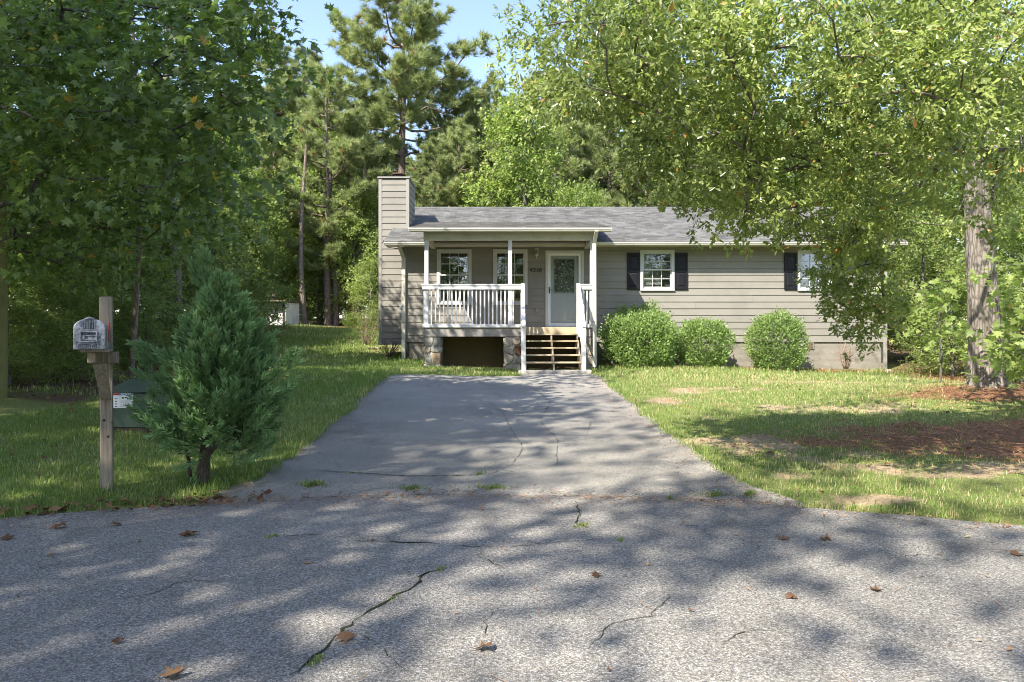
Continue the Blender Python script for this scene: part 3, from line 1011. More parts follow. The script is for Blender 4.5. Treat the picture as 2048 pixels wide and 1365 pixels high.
downspout([(xd, DW - .065, float(hz(xd, DW - .06)) + .05), (xd, DW - .065, Z(517, DW)), (X(799, 18.6), EAVE_Y - .03, 3.80), (X(799, 18.6), EAVE_Y - .03, 3.83)], house, 0.105, 0.07)
downspout([(HX1 - .02, DW - .09, 0.42), (HX1 - .02, DW - .09, 3.45), (HX1 + .0, EAVE_Y - .03, 3.78), (HX1 + .0, EAVE_Y - .03, 3.82)], house, 0.09, 0.065, 'trim_grey')
# splash elbow at the right corner
link('downspout_elbow', MB().hexa([(HX1 - .07, DW - .12, .42), (HX1 + .03, DW - .12, .42), (HX1 + .03, DW - .06, .42), (HX1 - .07, DW - .06, .42),
     (HX1 - .06, DW - .30, .34), (HX1 + .06, DW - .30, .34), (HX1 + .06, DW - .30, .41), (HX1 - .06, DW - .30, .41)]).mesh('downspout_elbow'), M['gutter_paint'], house)

# ---- windows
def window(x0, x1, z0, z1, shuttered, parent):
    y = DW
    t = 0.085 if not shuttered else 0.075
    mb = MB()
    yf = y - 0.045
    mb.box(x0, x0 + t, yf, y + .05, z0, z1)
    mb.box(x1 - t, x1, yf, y + .05, z0, z1)
    mb.box(x0 + t, x1 - t, yf, y + .05, z1 - t, z1)
    mb.box(x0 + t, x1 - t, yf - 0.0, y + .05, z0, z0 + t * .75)
    w = link('window', mb.mesh('window', bevel=0.004), M['window_white'], parent)
    link('sill', MB().box(x0 - .0, x1 + .0, yf - 0.025, yf - .001, z0 - 0.004, z0 + 0.03).mesh('sill', bevel=0.004), M['window_white'], w)
    zm = (z0 + z1) / 2 + (0.02 if shuttered else 0.06)
    for k, (a, b, ys) in enumerate(((zm - .02, z1 - t, y - 0.03), (z0 + t * .75, zm + .01, y + 0.004))):
        s = 0.035 if shuttered else 0.03
        mb = MB()
        xa, xb = x0 + t, x1 - t
        ya, yb = ys, ys + 0.03
        mb.box(xa, xa + s, ya, yb, a, b)
        mb.box(xb - s, xb, ya, yb, a, b)
        mb.box(xa + s, xb - s, ya, yb, a, a + s * (1.5 if k else 1.1))
        mb.box(xa + s, xb - s, ya, yb, b - s, b)
        link('sash', mb.mesh('sash'), M['window_white'], w)
        gx0, gx1, gz0, gz1 = xa + s, xb - s, a + s * (1.5 if k else 1.1), b - s
        mw = 0.016
        for i in (1, 2):
            xm = gx0 + (gx1 - gx0) * i / 3
            link('muntin', MB().box(xm - mw / 2, xm + mw / 2, ya + .006, yb - .004, gz0, gz1).mesh('muntin'), M['window_white'], w)
        zmid = (gz0 + gz1) / 2
        link('muntin', MB().box(gx0, gx1, ya + .008, yb - .006, zmid - mw / 2, zmid + mw / 2).mesh('muntin'), M['window_white'], w)
        for i in range(3):
            for j in range(2):
                pa, pb = gx0 + (gx1 - gx0) * i / 3, gx0 + (gx1 - gx0) * (i + 1) / 3
                qa, qb = gz0 + (gz1 - gz0) * j / 2, gz0 + (gz1 - gz0) * (j + 1) / 2
                link('pane', MB().add([(pa, ya + .017, qa), (pb, ya + .017, qa), (pb, ya + .017, qb), (pa, ya + .017, qb)], [(0, 1, 2, 3)]).mesh('pane'), M['glass'], w)
    if shuttered:
        mb = MB()
        nsl = 26
        for i in range(nsl):
            zc = z0 + t + 0.10 + (z1 - z0 - 2 * t - 0.12) * i / (nsl - 1)
            mb.hexa([(x0 + t, y + .075, zc - .012), (x1 - t, y + .075, zc - .012), (x1 - t, y + .092, zc + .008), (x0 + t, y + .092, zc + .008),
                     (x0 + t, y + .075, zc - .010), (x1 - t, y + .075, zc - .010), (x1 - t, y + .092, zc + .010), (x0 + t, y + .092, zc + .010)])
        mb.box(x0 + t, x1 - t, y + .07, y + .095, z0 + t * .75, z0 + t + .06)
        link('blind', mb.mesh('blind'), M['blind_white'], w)
    return w
for (a, b, c, d, sh) in WINS:
    window(a, b, c, d, sh, house)

def shutter(x0, x1, z0, z1, parent):
    y0, y1 = DW - 0.055, DW - 0.022
    s = 0.06
    mb = MB()
    mb.box(x0, x0 + s, y0, y1, z0, z1)
    mb.box(x1 - s, x1, y0, y1, z0, z1)
    zm = z0 + (z1 - z0) * 0.5
    for (a, b) in ((z0, z0 + .09), (zm - .035, zm + .035), (z1 - .07, z1)):
        mb.box(x0 + s, x1 - s, y0, y1, a, b)
    o = link('shutter', mb.mesh('shutter', bevel=0.004), M['shutter_black'], parent)
    for (a, b) in ((z0 + .09, zm - .035), (zm + .035, z1 - .07)):
        mb = MB()
        mb.box(x0 + s, x1 - s, y0 + .018, y1 - .002, a, b)
        mb.hexa([(x0 + s + .012, y0 + .017, a + .012), (x1 - s - .012, y0 + .017, a + .012), (x1 - s - .012, y0 + .017, b - .012), (x0 + s + .012, y0 + .017, b - .012),
                 (x0 + s + .04, y0 + .006, a + .04), (x1 - s - .04, y0 + .006, a + .04), (x1 - s - .04, y0 + .006, b - .04), (x0 + s + .04, y0 + .006, b - .04)])
        link('panel', mb.mesh('panel'), M['shutter_black'], o)
for (w0, w1) in ((1280, 1348.5), (1594, 1662.5)):
    shutter(X(w0 - 26.5, DW), X(w0 - .3, DW), Z(580, DW), Z(506.3, DW), house)
    shutter(X(w1 + .3, DW), X(w1 + 26.2, DW), Z(580, DW), Z(506.3, DW), house)

# ---- front door with storm door
def front_door(parent):
    x0, x1, z0, z1 = DOOR
    t = 0.07
    y = DW
    mb = MB()
    mb.box(x0, x0 + t, y - .045, y + .12, z0, z1)
    mb.box(x1 - t, x1, y - .045, y + .12, z0, z1)
    mb.box(x0 + t, x1 - t, y - .045, y + .12, z1 - t, z1)
    mb.box(x0 + t, x1 - t, y - .06, y + .12, z0 - .02, z0 + .035)
    d = link('door', mb.mesh('door', bevel=0.004), M['window_white'], parent)
    a, b, c, e = x0 + t, x1 - t, z0 + .035, z1 - t
    gx0, gx1 = X(1108.7, DW), X(1148.3, DW)
    gz0, gz1 = Z(585, DW), Z(519, DW)
    mb = MB()
    ys, ye = y + .055, y + .095
    mb.box(a, gx0, ys, ye, c, e)
    mb.box(gx1, b, ys, ye, c, e)
    mb.box(gx0, gx1, ys, ye, c, gz0)
    mb.box(gx0, gx1, ys, ye, gz1, e)
    link('slab', mb.mesh('slab'), M['door_white'], d)
    mb = MB()
    for (p, q, r, s2) in ((gx0 - .03, gx0, gz0 - .03, gz1 + .03), (gx1, gx1 + .03, gz0 - .03, gz1 + .03), (gx0, gx1, gz0 - .03, gz0), (gx0, gx1, gz1, gz1 + .03)):
        mb.box(p, q, ys - .012, ys - .001, r, s2)
    link('glass_frame', mb.mesh('glass_frame'), M['window_white'], d)
    link('leaded_glass', MB().box(gx0, gx1, ys + .01, ys + .02, gz0, gz1).mesh('leaded_glass'), M['textured_glass'], d)
    xm = (gx0 + gx1) / 2
    for (p, q) in ((gx0 - .03, xm - .04), (xm + .04, gx1 + .03)):
        mb = MB()
        mb.hexa([(p, ys - .001, c + .16), (q, ys - .001, c + .16), (q, ys - .001, gz0 - .14), (p, ys - .001, gz0 - .14),
                 (p + .03, ys - .012, c + .19), (q - .03, ys - .012, c + .19), (q - .03, ys - .012, gz0 - .17), (p + .03, ys - .012, gz0 - .17)])
        link('panel', mb.mesh('panel'), M['door_white'], d)
    # storm door: narrow frame and one full pane
    f = 0.075
    mb = MB()
    mb.box(a + .003, a + f, y - .03, y - .002, c + .003, e - .003)
    mb.box(b - f, b - .003, y - .03, y - .002, c + .003, e - .003)
    mb.box(a + f, b - f, y - .03, y - .002, c + .003, c + f)
    mb.box(a + f, b - f, y - .03, y - .002, e - f, e - .003)
    link('storm_frame', mb.mesh('storm_frame', bevel=.003), M['door_white'], d)
    link('storm_pane', MB().add([(a + f, y - .016, c + f), (b - f, y - .016, c + f), (b - f, y - .016, e - f), (a + f, y - .016, e - f)], [(0, 1, 2, 3)]).mesh('storm_pane'), M['storm_glass'], d)
    hx, hzz = X(1098.5, DW), Z(581, DW)
    mb = MB()
    mb.box(hx - .014, hx + .014, y - .04, y - .031, hzz - .09, hzz + .09)
    mb.box(hx - .01, hx + .085, y - .075, y - .06, hzz - .005, hzz + .012)
    mb.box(hx - .01, hx + .01, y - .065, y - .038, hzz - .005, hzz + .012)
    link('handle', mb.mesh('handle', bevel=.003), M['black_metal'], d)
front_door(house)

# ---- small wall fittings
def porch_lamp(parent):
    x, y, z = X(1073, DW), DW - .03, Z(508, DW)
    mb = MB()
    mb.tube([(x, y, z - .02), (x, y - .02, z - .02)], [.055, .045], 12)
    lamp = link('porch_lamp', mb.mesh('porch_lamp'), M['window_white'], parent)
    mb = MB()
    mb.tube([(x, y - .02, z - .04), (x, y - .09, z - .06), (x, y - .11, z - .02)], [.012, .012, .012], 8)
    mb.tube([(x, y - .11, z - .16), (x, y - .11, z - .05)], [.006, .02], 8)
    link('arm', mb.mesh('arm'), M['window_white'], lamp)
    mb = MB()
    for k in range(6):
        a0, a1 = math.pi / 3 * k, math.pi / 3 * k + .16
        mb.hexa([(x + .034 * math.cos(a0), y - .11 + .034 * math.sin(a0), z - .03), (x + .034 * math.cos(a1), y - .11 + .034 * math.sin(a1), z - .03),
                 (x + .028 * math.cos(a1), y - .11 + .028 * math.sin(a1), z - .03), (x + .028 * math.cos(a0), y - .11 + .028 * math.sin(a0), z - .03),
                 (x + .062 * math.cos(a0), y - .11 + .062 * math.sin(a0), z + .10), (x + .062 * math.cos(a1), y - .11 + .062 * math.sin(a1), z + .10),
                 (x + .054 * math.cos(a1), y - .11 + .054 * math.sin(a1), z + .10), (x + .054 * math.cos(a0), y - .11 + .054 * math.sin(a0), z + .10)])
    mb.tube([(x, y - .11, z + .10), (x, y - .11, z + .115), (x, y - .11, z + .15)], [.07, .066, .01], 6)
    mb.tube([(x, y - .11, z - .05), (x, y - .11, z - .03)], [.02, .04], 6)
    link('lantern', mb.mesh('lantern'), M['window_white'], lamp)
    link('glass', MB().tube([(x, y - .11, z - .028), (x, y - .11, z + .098)], [.027, .05], 6).mesh('glass'), M['glass'], lamp)
porch_lamp(house)
for ch, px, dz in (('4', 1062, .004), ('2', 1068.4, 0), ('1', 1074.6, -.004), ('8', 1080.2, -.004)):
    cu = text_mesh('house_number', ch, 0.155, M['black_metal'], 0.004, 0.0005, 0.15)
    link('house_number', cu, None, house, (X(px, DW), DW - 0.032, Z(544.5, DW) + dz), (math.radians(90), 0, 0))
mb = MB().box(X(1071, DW), X(1076, DW), DW - .055, DW - .02, Z(626, DW), Z(617, DW))
link('outlet_cover', mb.mesh('outlet_cover', bevel=.005), M['trim_grey'], house)
# crawl space vent
v = link('foundation_vent', MB().box(X(1603, DW), X(1628, DW), DW - .012, DW + .01, Z(699, DW), Z(685.2, DW)).mesh('foundation_vent'), M['trim_grey'], house)
mb = MB()
vx0, vx1, vz0, vz1 = X(1605, DW), X(1626, DW), Z(697.5, DW), Z(686.5, DW)
nbar = 13
for i in range(nbar):
    a = vx0 + (vx1 - vx0 - .012) * i / (nbar - 1)
    mb.box(a, a + .009, DW - .022, DW - .013, vz0, vz1)
for i in range(5):
    a = vz0 + (vz1 - vz0 - .01) * i / 4
    mb.box(vx0, vx1, DW - .026, DW - .0215, a, a + .008)
link('grille', mb.mesh('grille'), M['vent_metal'], v)
# electric meter on the left gable wall
mb = MB().box(HX0 - .12, HX0 - .025, DW + .30, DW + .56, 1.85, 2.30)
meter = link('meter_box', mb.mesh('meter_box', bevel=.01), M['trim_grey'], house)
mb = MB().tube([(HX0 - .12, DW + .43, 2.16), (HX0 - .22, DW + .43, 2.16), (HX0 - .25, DW + .43, 2.16)], [.085, .08, .055], 16)
link('meter_dome', mb.mesh('meter_dome', True), M['meter_grey'], meter)
mb = MB().tube([(HX0 - .07, DW + .43, 1.86), (HX0 - .07, DW + .43, 0.6)], [.022, .022], 10)
link('conduit', mb.mesh('conduit', True), M['trim_grey'], meter)
# cable from the eave round the chimney corner
pts = [P(766, 480, 18.42), P(768, 488, 18.5), P(776, 495, 18.7), P(790, 497, 18.9), P(800, 498, 18.95)]
link('cable', MB().tube(pts, [.009] * 5, 6).mesh('cable'), M['black_metal'], house)

# ---- chimney chase
def chimney(parent):
    x0, x1, y0, y1 = -3.89, -3.0, 19.9, 21.08
    z0, z1 = Z(690, 19.9), Z(357, 19.9)
    c = link('chimney', MB().box(x0 + .03, x1 - .03, y0 + .03, y1 - .03, z0, z1).mesh('chimney'), M['siding'], parent)
    z = z0
    while z < z1 - 0.03:
        zt = min(z + LAP, z1)
        mb = MB()
        for (a, b) in ((x0 + .09, x1 - .09),):
            yb, yt = y0 + .03 - .024, y0 + .03 - .006
            mb.hexa([(a, yb, z), (b, yb, z), (b, y0 + .035, z), (a, y0 + .035, z), (a, yt, min(zt + .012, z1)), (b, yt, min(zt + .012, z1)), (b, y0 + .035, min(zt + .012, z1)), (a, y0 + .035, min(zt + .012, z1))])
        link('siding_board', mb.mesh('siding_board'), M['siding'], c)
        for (xw, s) in ((x1 - .03, 1), (x0 + .03, -1)):
            xb, xt, xi = xw + s * .024, xw + s * .006, xw - s * .005
            mb = MB().hexa([(xb, y0 + .09, z), (xi, y0 + .09, z), (xi, y1 - .09, z), (xb, y1 - .09, z), (xt, y0 + .09, min(zt + .012, z1)), (xi, y0 + .09, min(zt + .012, z1)), (xi, y1 - .09, min(zt + .012, z1)), (xt, y1 - .09, min(zt + .012, z1))])
            link('siding_board', mb.mesh('siding_board'), M['siding'], c)
        z = zt
    for (a, b) in ((x0, x0 + .09), (x1 - .09, x1)):
        for (p, q) in ((y0, y0 + .09), (y1 - .09, y1)):
            link('corner_board', MB().box(a, b, p, q, z0 - .01, z1 + .002).mesh('corner_board'), M['trim_grey'], c)
    cap = MB()
    cap.hexa([(x0 - .03, y0 - .03, z1 + .003), (x1 + .03, y0 - .03, z1 + .003), (x1 + .03, y1 + .03, z1 + .003), (x0 - .03, y1 + .03, z1 + .003),
              (x0 - .025, y0 - .025, z1 + .045), (x1 + .025, y0 - .025, z1 + .045), (x1 + .025, y1 + .025, z1 + .045), (x0 - .025, y1 + .025, z1 + .045)])
    link('chase_cap', cap.mesh('chase_cap', bevel=.005), M['trim_grey'], c)
    fx, fy = X(797, 20.4), 20.4
    mb = MB().tube([(fx, fy, z1 + .04), (fx, fy, z1 + .22)], [.16, .16], 20)
    for k in range(20):
        a = 2 * math.pi * k / 20
        mb.box(fx + .17 * math.cos(a) - .008, fx + .17 * math.cos(a) + .008, fy + .17 * math.sin(a) - .008, fy + .17 * math.sin(a) + .008, z1 + .05, z1 + .21)
    link('flue', mb.mesh('flue'), M['black_metal'], c)
    mb = MB().tube([(fx, fy, z1 + .205), (fx, fy, z1 + .225), (fx, fy, z1 + .26), (fx, fy, z1 + .27)], [.215, .22, .12, .02], 24)
    link('flue_cap', mb.mesh('flue_cap'), M['rust_metal'], c)
chimney(house)

# ---- porch
PX0, PX1 = -2.27, 2.14
pr_end_y = (PR_Z - EAVE_Z - PR_S * PR_Y + SLOPE * EAVE_Y) / (SLOPE - PR_S)
pr_end_z = PR_Z + PR_S * (pr_end_y - PR_Y)
prx0, prx1 = -2.565, 2.478
porch_roof = roof_slope('porch_roof', prx0, prx1, PR_Y, PR_Z, pr_end_y + .05, pr_end_z + .01, house, 0.14, waver=0.006)
mb = MB()
mb.prism([(PR_Y + .01, PR_Z - .004), (pr_end_y, pr_end_z - .004), (pr_end_y - .2, pr_end_z - .09), (PR_Y + .01, PR_Z - .03)], 'x', prx0 + .01, prx1 - .01)
link('deck_boards', mb.mesh('deck_boards'), M['trim_grey'], porch_roof)
mb = MB()
mb.box(prx0 + .02, prx1 - .02, PR_Y + .012, PR_Y + .035, PR_Z - .10, PR_Z - .032)
link('fascia', mb.mesh('fascia'), M['gutter_paint'], porch_roof)
gutter(prx0, prx1, PR_Y - .085, PR_Z - .012, porch_roof, .095, .08)
for xr in (prx0 + .012, prx1 - .035):
    mb = MB().prism([(PR_Y + .04, PR_Z - .03), (18.9, PR_Z - .03 + PR_S * 1.9), (18.9, PR_Z - .12 + PR_S * 1.9), (PR_Y + .04, PR_Z - .10)], 'x', xr, xr + .022)
    link('rake_board', mb.mesh('rake_board'), M['gutter_paint'], porch_roof)
bz0, bz1 = Z(481, PY), Z(463, PY)
link('porch_beam', MB().box(PX0 + .03, PX1 - .02, PY - .02, PY + .10, bz0, bz1).mesh('porch_beam', bevel=.004), M['gutter_paint'], house)
for xs_ in (PX0 + .03, PX1 - .14):
    link('side_beam', MB().box(xs_, xs_ + .12, PY + .102, DW - .03, bz0 + .002, bz1).mesh('side_beam'), M['gutter_paint'], house)
link('porch_ceiling', MB().box(PX0 + .16, PX1 - .15, PY + .11, DW - .03, bz1 - .08, bz1 - .06).mesh('porch_ceiling'), M['siding'], house)
DK = 1.549
# posts: they stand on the deck
for xp in (-2.167, -0.05, 2.03):
    link('porch_post', MB().box(xp - .05, xp + .05, PY - .012, PY + .088, DK, bz0).mesh('porch_post', bevel=.006), M['white_paint'], house)
# deck: planks and rim
for i in range(12):
    a = PY - .02 + i * .141
    link('deck_plank', MB().box(PX0, PX1, a, a + .135, DK - .035, DK).mesh('deck_plank'), M['old_lumber'], house)
link('rim_board', MB().box(PX0 + .01, 0.24, PY - .012, PY + .03, Z(673.5, PY), DK - .037).mesh('rim_board'), M['rim_board'], house)
link('rim_board', MB().box(1.72, PX1 - .01, PY - .012, PY + .03, Z(673.5, PY), DK - .037).mesh('rim_board'), M['rim_board'], house)
for xs_ in (PX0 + .01, PX1 - .05):
    link('rim_board', MB().box(xs_, xs_ + .04, PY + .032, DW - .03, Z(673.5, PY), DK - .037).mesh('rim_board'), M['rim_board'], house)
link('skirt_panel', MB().box(-1.86, -.34, PY + .62, PY + .64, 0.4, 1.33).mesh('skirt_panel'), M['brown_ply'], house)
link('skirt_panel', MB().box(-.337, 2.05, PY + .62, PY + .64, 0.4, 1.33).mesh('skirt_panel'), M['brown_ply'], house)

# railing
def railing(x0, x1, name='porch_railing', skip=()):
    zt0, zt1 = Z(579.7, PY), Z(572, PY)
    mb = MB()
    mb.box(x0, x1, PY - .05, PY - .014, zt0, zt1)
    mb.box(x0 - .012, x1 + .012, PY - .07, PY + .06, zt1, zt1 + .038)
    r = link(name, mb.mesh(name, bevel=.004), M['white_paint'], house)
    link('bottom_rail', MB().box(x0, x1, PY - .05, PY - .014, Z(655.6, PY), Z(649.3, PY)).mesh('bottom_rail', bevel=.004), M['white_paint'], r)
    return r
rail_l = railing(PX0 - .0, .29)
bal_me = MB().box(-.0175, .0175, -.0175, .0175, Z(656, PY) - DK, Z(574, PY) - DK).mesh('baluster', bevel=.003)
bal_me.materials.append(M['white_paint'])
for i in range(21):
    xb = X(840 + 112 / 4.875, PY) + i * .1035
    if abs(xb + .05) > .06:
        link('baluster', bal_me, None, rail_l, (xb, PY + .006, DK))
link('rail_post', MB().box(PX0 + .03, PX0 + .135, PY - .0125, PY + .09, DK - .0, zt if False else Z(572, PY)).mesh('rail_post', bevel=.004), M['white_paint'], rail_l)
rail_r = railing(1.73, 2.09)
for i in range(3):
    link('baluster', bal_me, None, rail_r, (1.815 + i * .085, PY + .006, DK))
# right post carries the porch gutter's downspout
downspout([(2.08, PY - .11, .55), (2.07, PY - .11, 3.66), (2.10, PR_Y - .04, 3.92), (2.10, PR_Y - .04, 3.95)], house, .095, .07)

# stairs
def stairs():
    xL, xR = .27, 1.675
    rise, run = .1675, .27
    mb = MB()
    st = link('stairs', MB().box(xL + .03, xR - .03, PY - .06, PY - .022, DK - .165, DK + .0).mesh('stairs', bevel=.004), M['new_lumber'], house)
    for k in range(1, 6):
        zt = DK - rise * k
        yb = PY - run * (k - 1) - .03
        link('tread', MB().box(xL + .035, xR - .035, yb - .285, yb - (.0 if k > 1 else .032), zt - .036, zt).mesh('tread', bevel=.006), M['new_lumber'], st)
    for xc in (xL + .05, .98, xR - .05):
        poly = [(PY - .065, DK - .21)]
        for k in range(1, 6):
            zt = DK - rise * k - .037
            yb = PY - run * (k - 1) - .03
            poly += [(yb - .035, zt), (yb - .27, zt)]
        poly += [(PY - run * 5 - .03 + .0, .46), (PY - run * 5 + .25, .46), (PY - .065, DK - .55)]
        link('stringer', MB().prism(poly, 'x', xc - .019, xc + .019).mesh('stringer'), M['old_lumber'], st)
    for nm, xc in (('hand_rail', xL), ('hand_rail', xR)):
        s = 1 if xc > 1 else -1
        ya, za, yb, zb = PY - .04, Z(570, PY), 15.86, Z(655, 15.86)
        mb = MB()
        w = .045
        # flat cap board and the wide board below it
        mb.hexa([(xc - w, yb, zb), (xc + w, yb, zb), (xc + w, ya, za), (xc - w, ya, za), (xc - w, yb, zb + .036), (xc + w, yb, zb + .036), (xc + w, ya, za + .036), (xc - w, ya, za + .036)])
        mb.hexa([(xc - .019, yb + .02, zb - .14), (xc + .019, yb + .02, zb - .14), (xc + .019, ya, za - .14), (xc - .019, ya, za - .14),
                 (xc - .019, yb + .02, zb - .001), (xc + .019, yb + .02, zb - .001), (xc + .019, ya, za - .001), (xc - .019, ya, za - .001)])
        mb.hexa([(xc - .019, yb + .06, .84), (xc + .019, yb + .06, .84), (xc + .019, ya, 1.62), (xc - .019, ya, 1.62),
                 (xc - .019, yb + .06, .93), (xc + .019, yb + .06, .93), (xc + .019, ya, 1.71), (xc - .019, ya, 1.71)])
        r = link(nm, mb.mesh(nm, bevel=.004), M['white_paint'], st)
        link('newel_post', MB().box(xc - .05, xc + .05, yb + .025, yb + .125, .46, zb + .06).mesh('newel_post', bevel=.005), M['white_paint'], r)
        link('newel_post', MB().box(xc - .045, xc + .045, PY - .112, PY - .022, DK - .25, za).mesh('newel_post', bevel=.005), M['white_paint'], r)
        for i in range(1, 10):
            u = i / 10
            y = yb + .12 + (ya - .1 - yb - .12) * u
            q = (y - yb) / (ya - yb)
            zlo, zhi = .88 + (1.66 - .88) * (y - yb - .06) / (ya - yb - .06), zb - .05 + (za - zb) * q
            so = -s * .037
            link('baluster', MB().box(xc - so - .017, xc - so + .017, y - .017, y + .017, zlo, zhi).mesh('baluster'), M['white_paint'], r)
stairs()

# stone piers: mortar core with field stones set into the faces
def pier(x0, x1, y0, y1, z0, z1, seed):
    rng = random.Random(seed)
    p = link('stone_pier', MB().box(x0 + .02, x1 - .02, y0 + .02, y1, z0, z1).mesh('stone_pier'), M['mortar'], house)
    # front face: irregular polygons from jittered cells
    nx, nz = 2, 4
    gx = [[0] * (nz + 1) for _ in range(nx + 1)]
    for i in range(nx + 1):
        for j in range(nz + 1):
            jx = rng.uniform(-.3, .3) / nx if 0 < i < nx else 0
            jz = rng.uniform(-.35, .35) / nz if 0 < j < nz else 0
            gx[i][j] = ((i / nx + jx), (j / nz + jz))
    def face(mapf):
        for i in range(nx):
            for j in range(nz):
                q = [gx[i][j], gx[i + 1][j], gx[i + 1][j + 1], gx[i][j + 1]]
                cx_, cz_ = sum(a[0] for a in q) / 4, sum(a[1] for a in q) / 4
                ring = []
                for k in range(4):
                    a, b = q[k], q[(k + 1) % 4]
                    for t in (.18, .5, .82):
                        e = (a[0] + (b[0] - a[0]) * t, a[1] + (b[1] - a[1]) * t)
                        sh = .90 + rng.uniform(-.05, .04)
                        ring.append((cx_ + (e[0] - cx_) * sh, cz_ + (e[1] - cz_) * sh))
                n = len(ring)
                dep = rng.uniform(.02, .038)
                V = [mapf(r[0], r[1], 0) for r in ring] + [mapf(cx_ + (r[0] - cx_) * .93, cz_ + (r[1] - cz_) * .93, dep) for r in ring] + [mapf(cx_, cz_, dep + .006)]
                FA = [(k, (k + 1) % n, n + (k + 1) % n, n + k) for k in range(n)] + [(n + k, n + (k + 1) % n, 2 * n) for k in range(n)]
                link('stone', MB().add(V, FA).mesh('stone'), M['field_stone'], p)
    face(lambda u, w, h: (x0 + u * (x1 - x0), y0 + .022 - h, z0 + w * (z1 - z0)))
    face(lambda u, w, h: (x1 - .022 + h, y0 + u * (y1 - y0), z0 + w * (z1 - z0)))
    face(lambda u, w, h: (x0 + .022 - h, y1 - u * (y1 - y0), z0 + w * (z1 - z0)))
pz1 = Z(674, PY)
pier(X(848, PY), X(882, PY), PY, PY + .42, .42, pz1, 3)
pier(X(1007.8, PY), X(1042, PY), PY, PY + .42, .42, pz1, 8)
pier(1.76, 2.13, PY + .0, PY + .42, .42, pz1, 13)
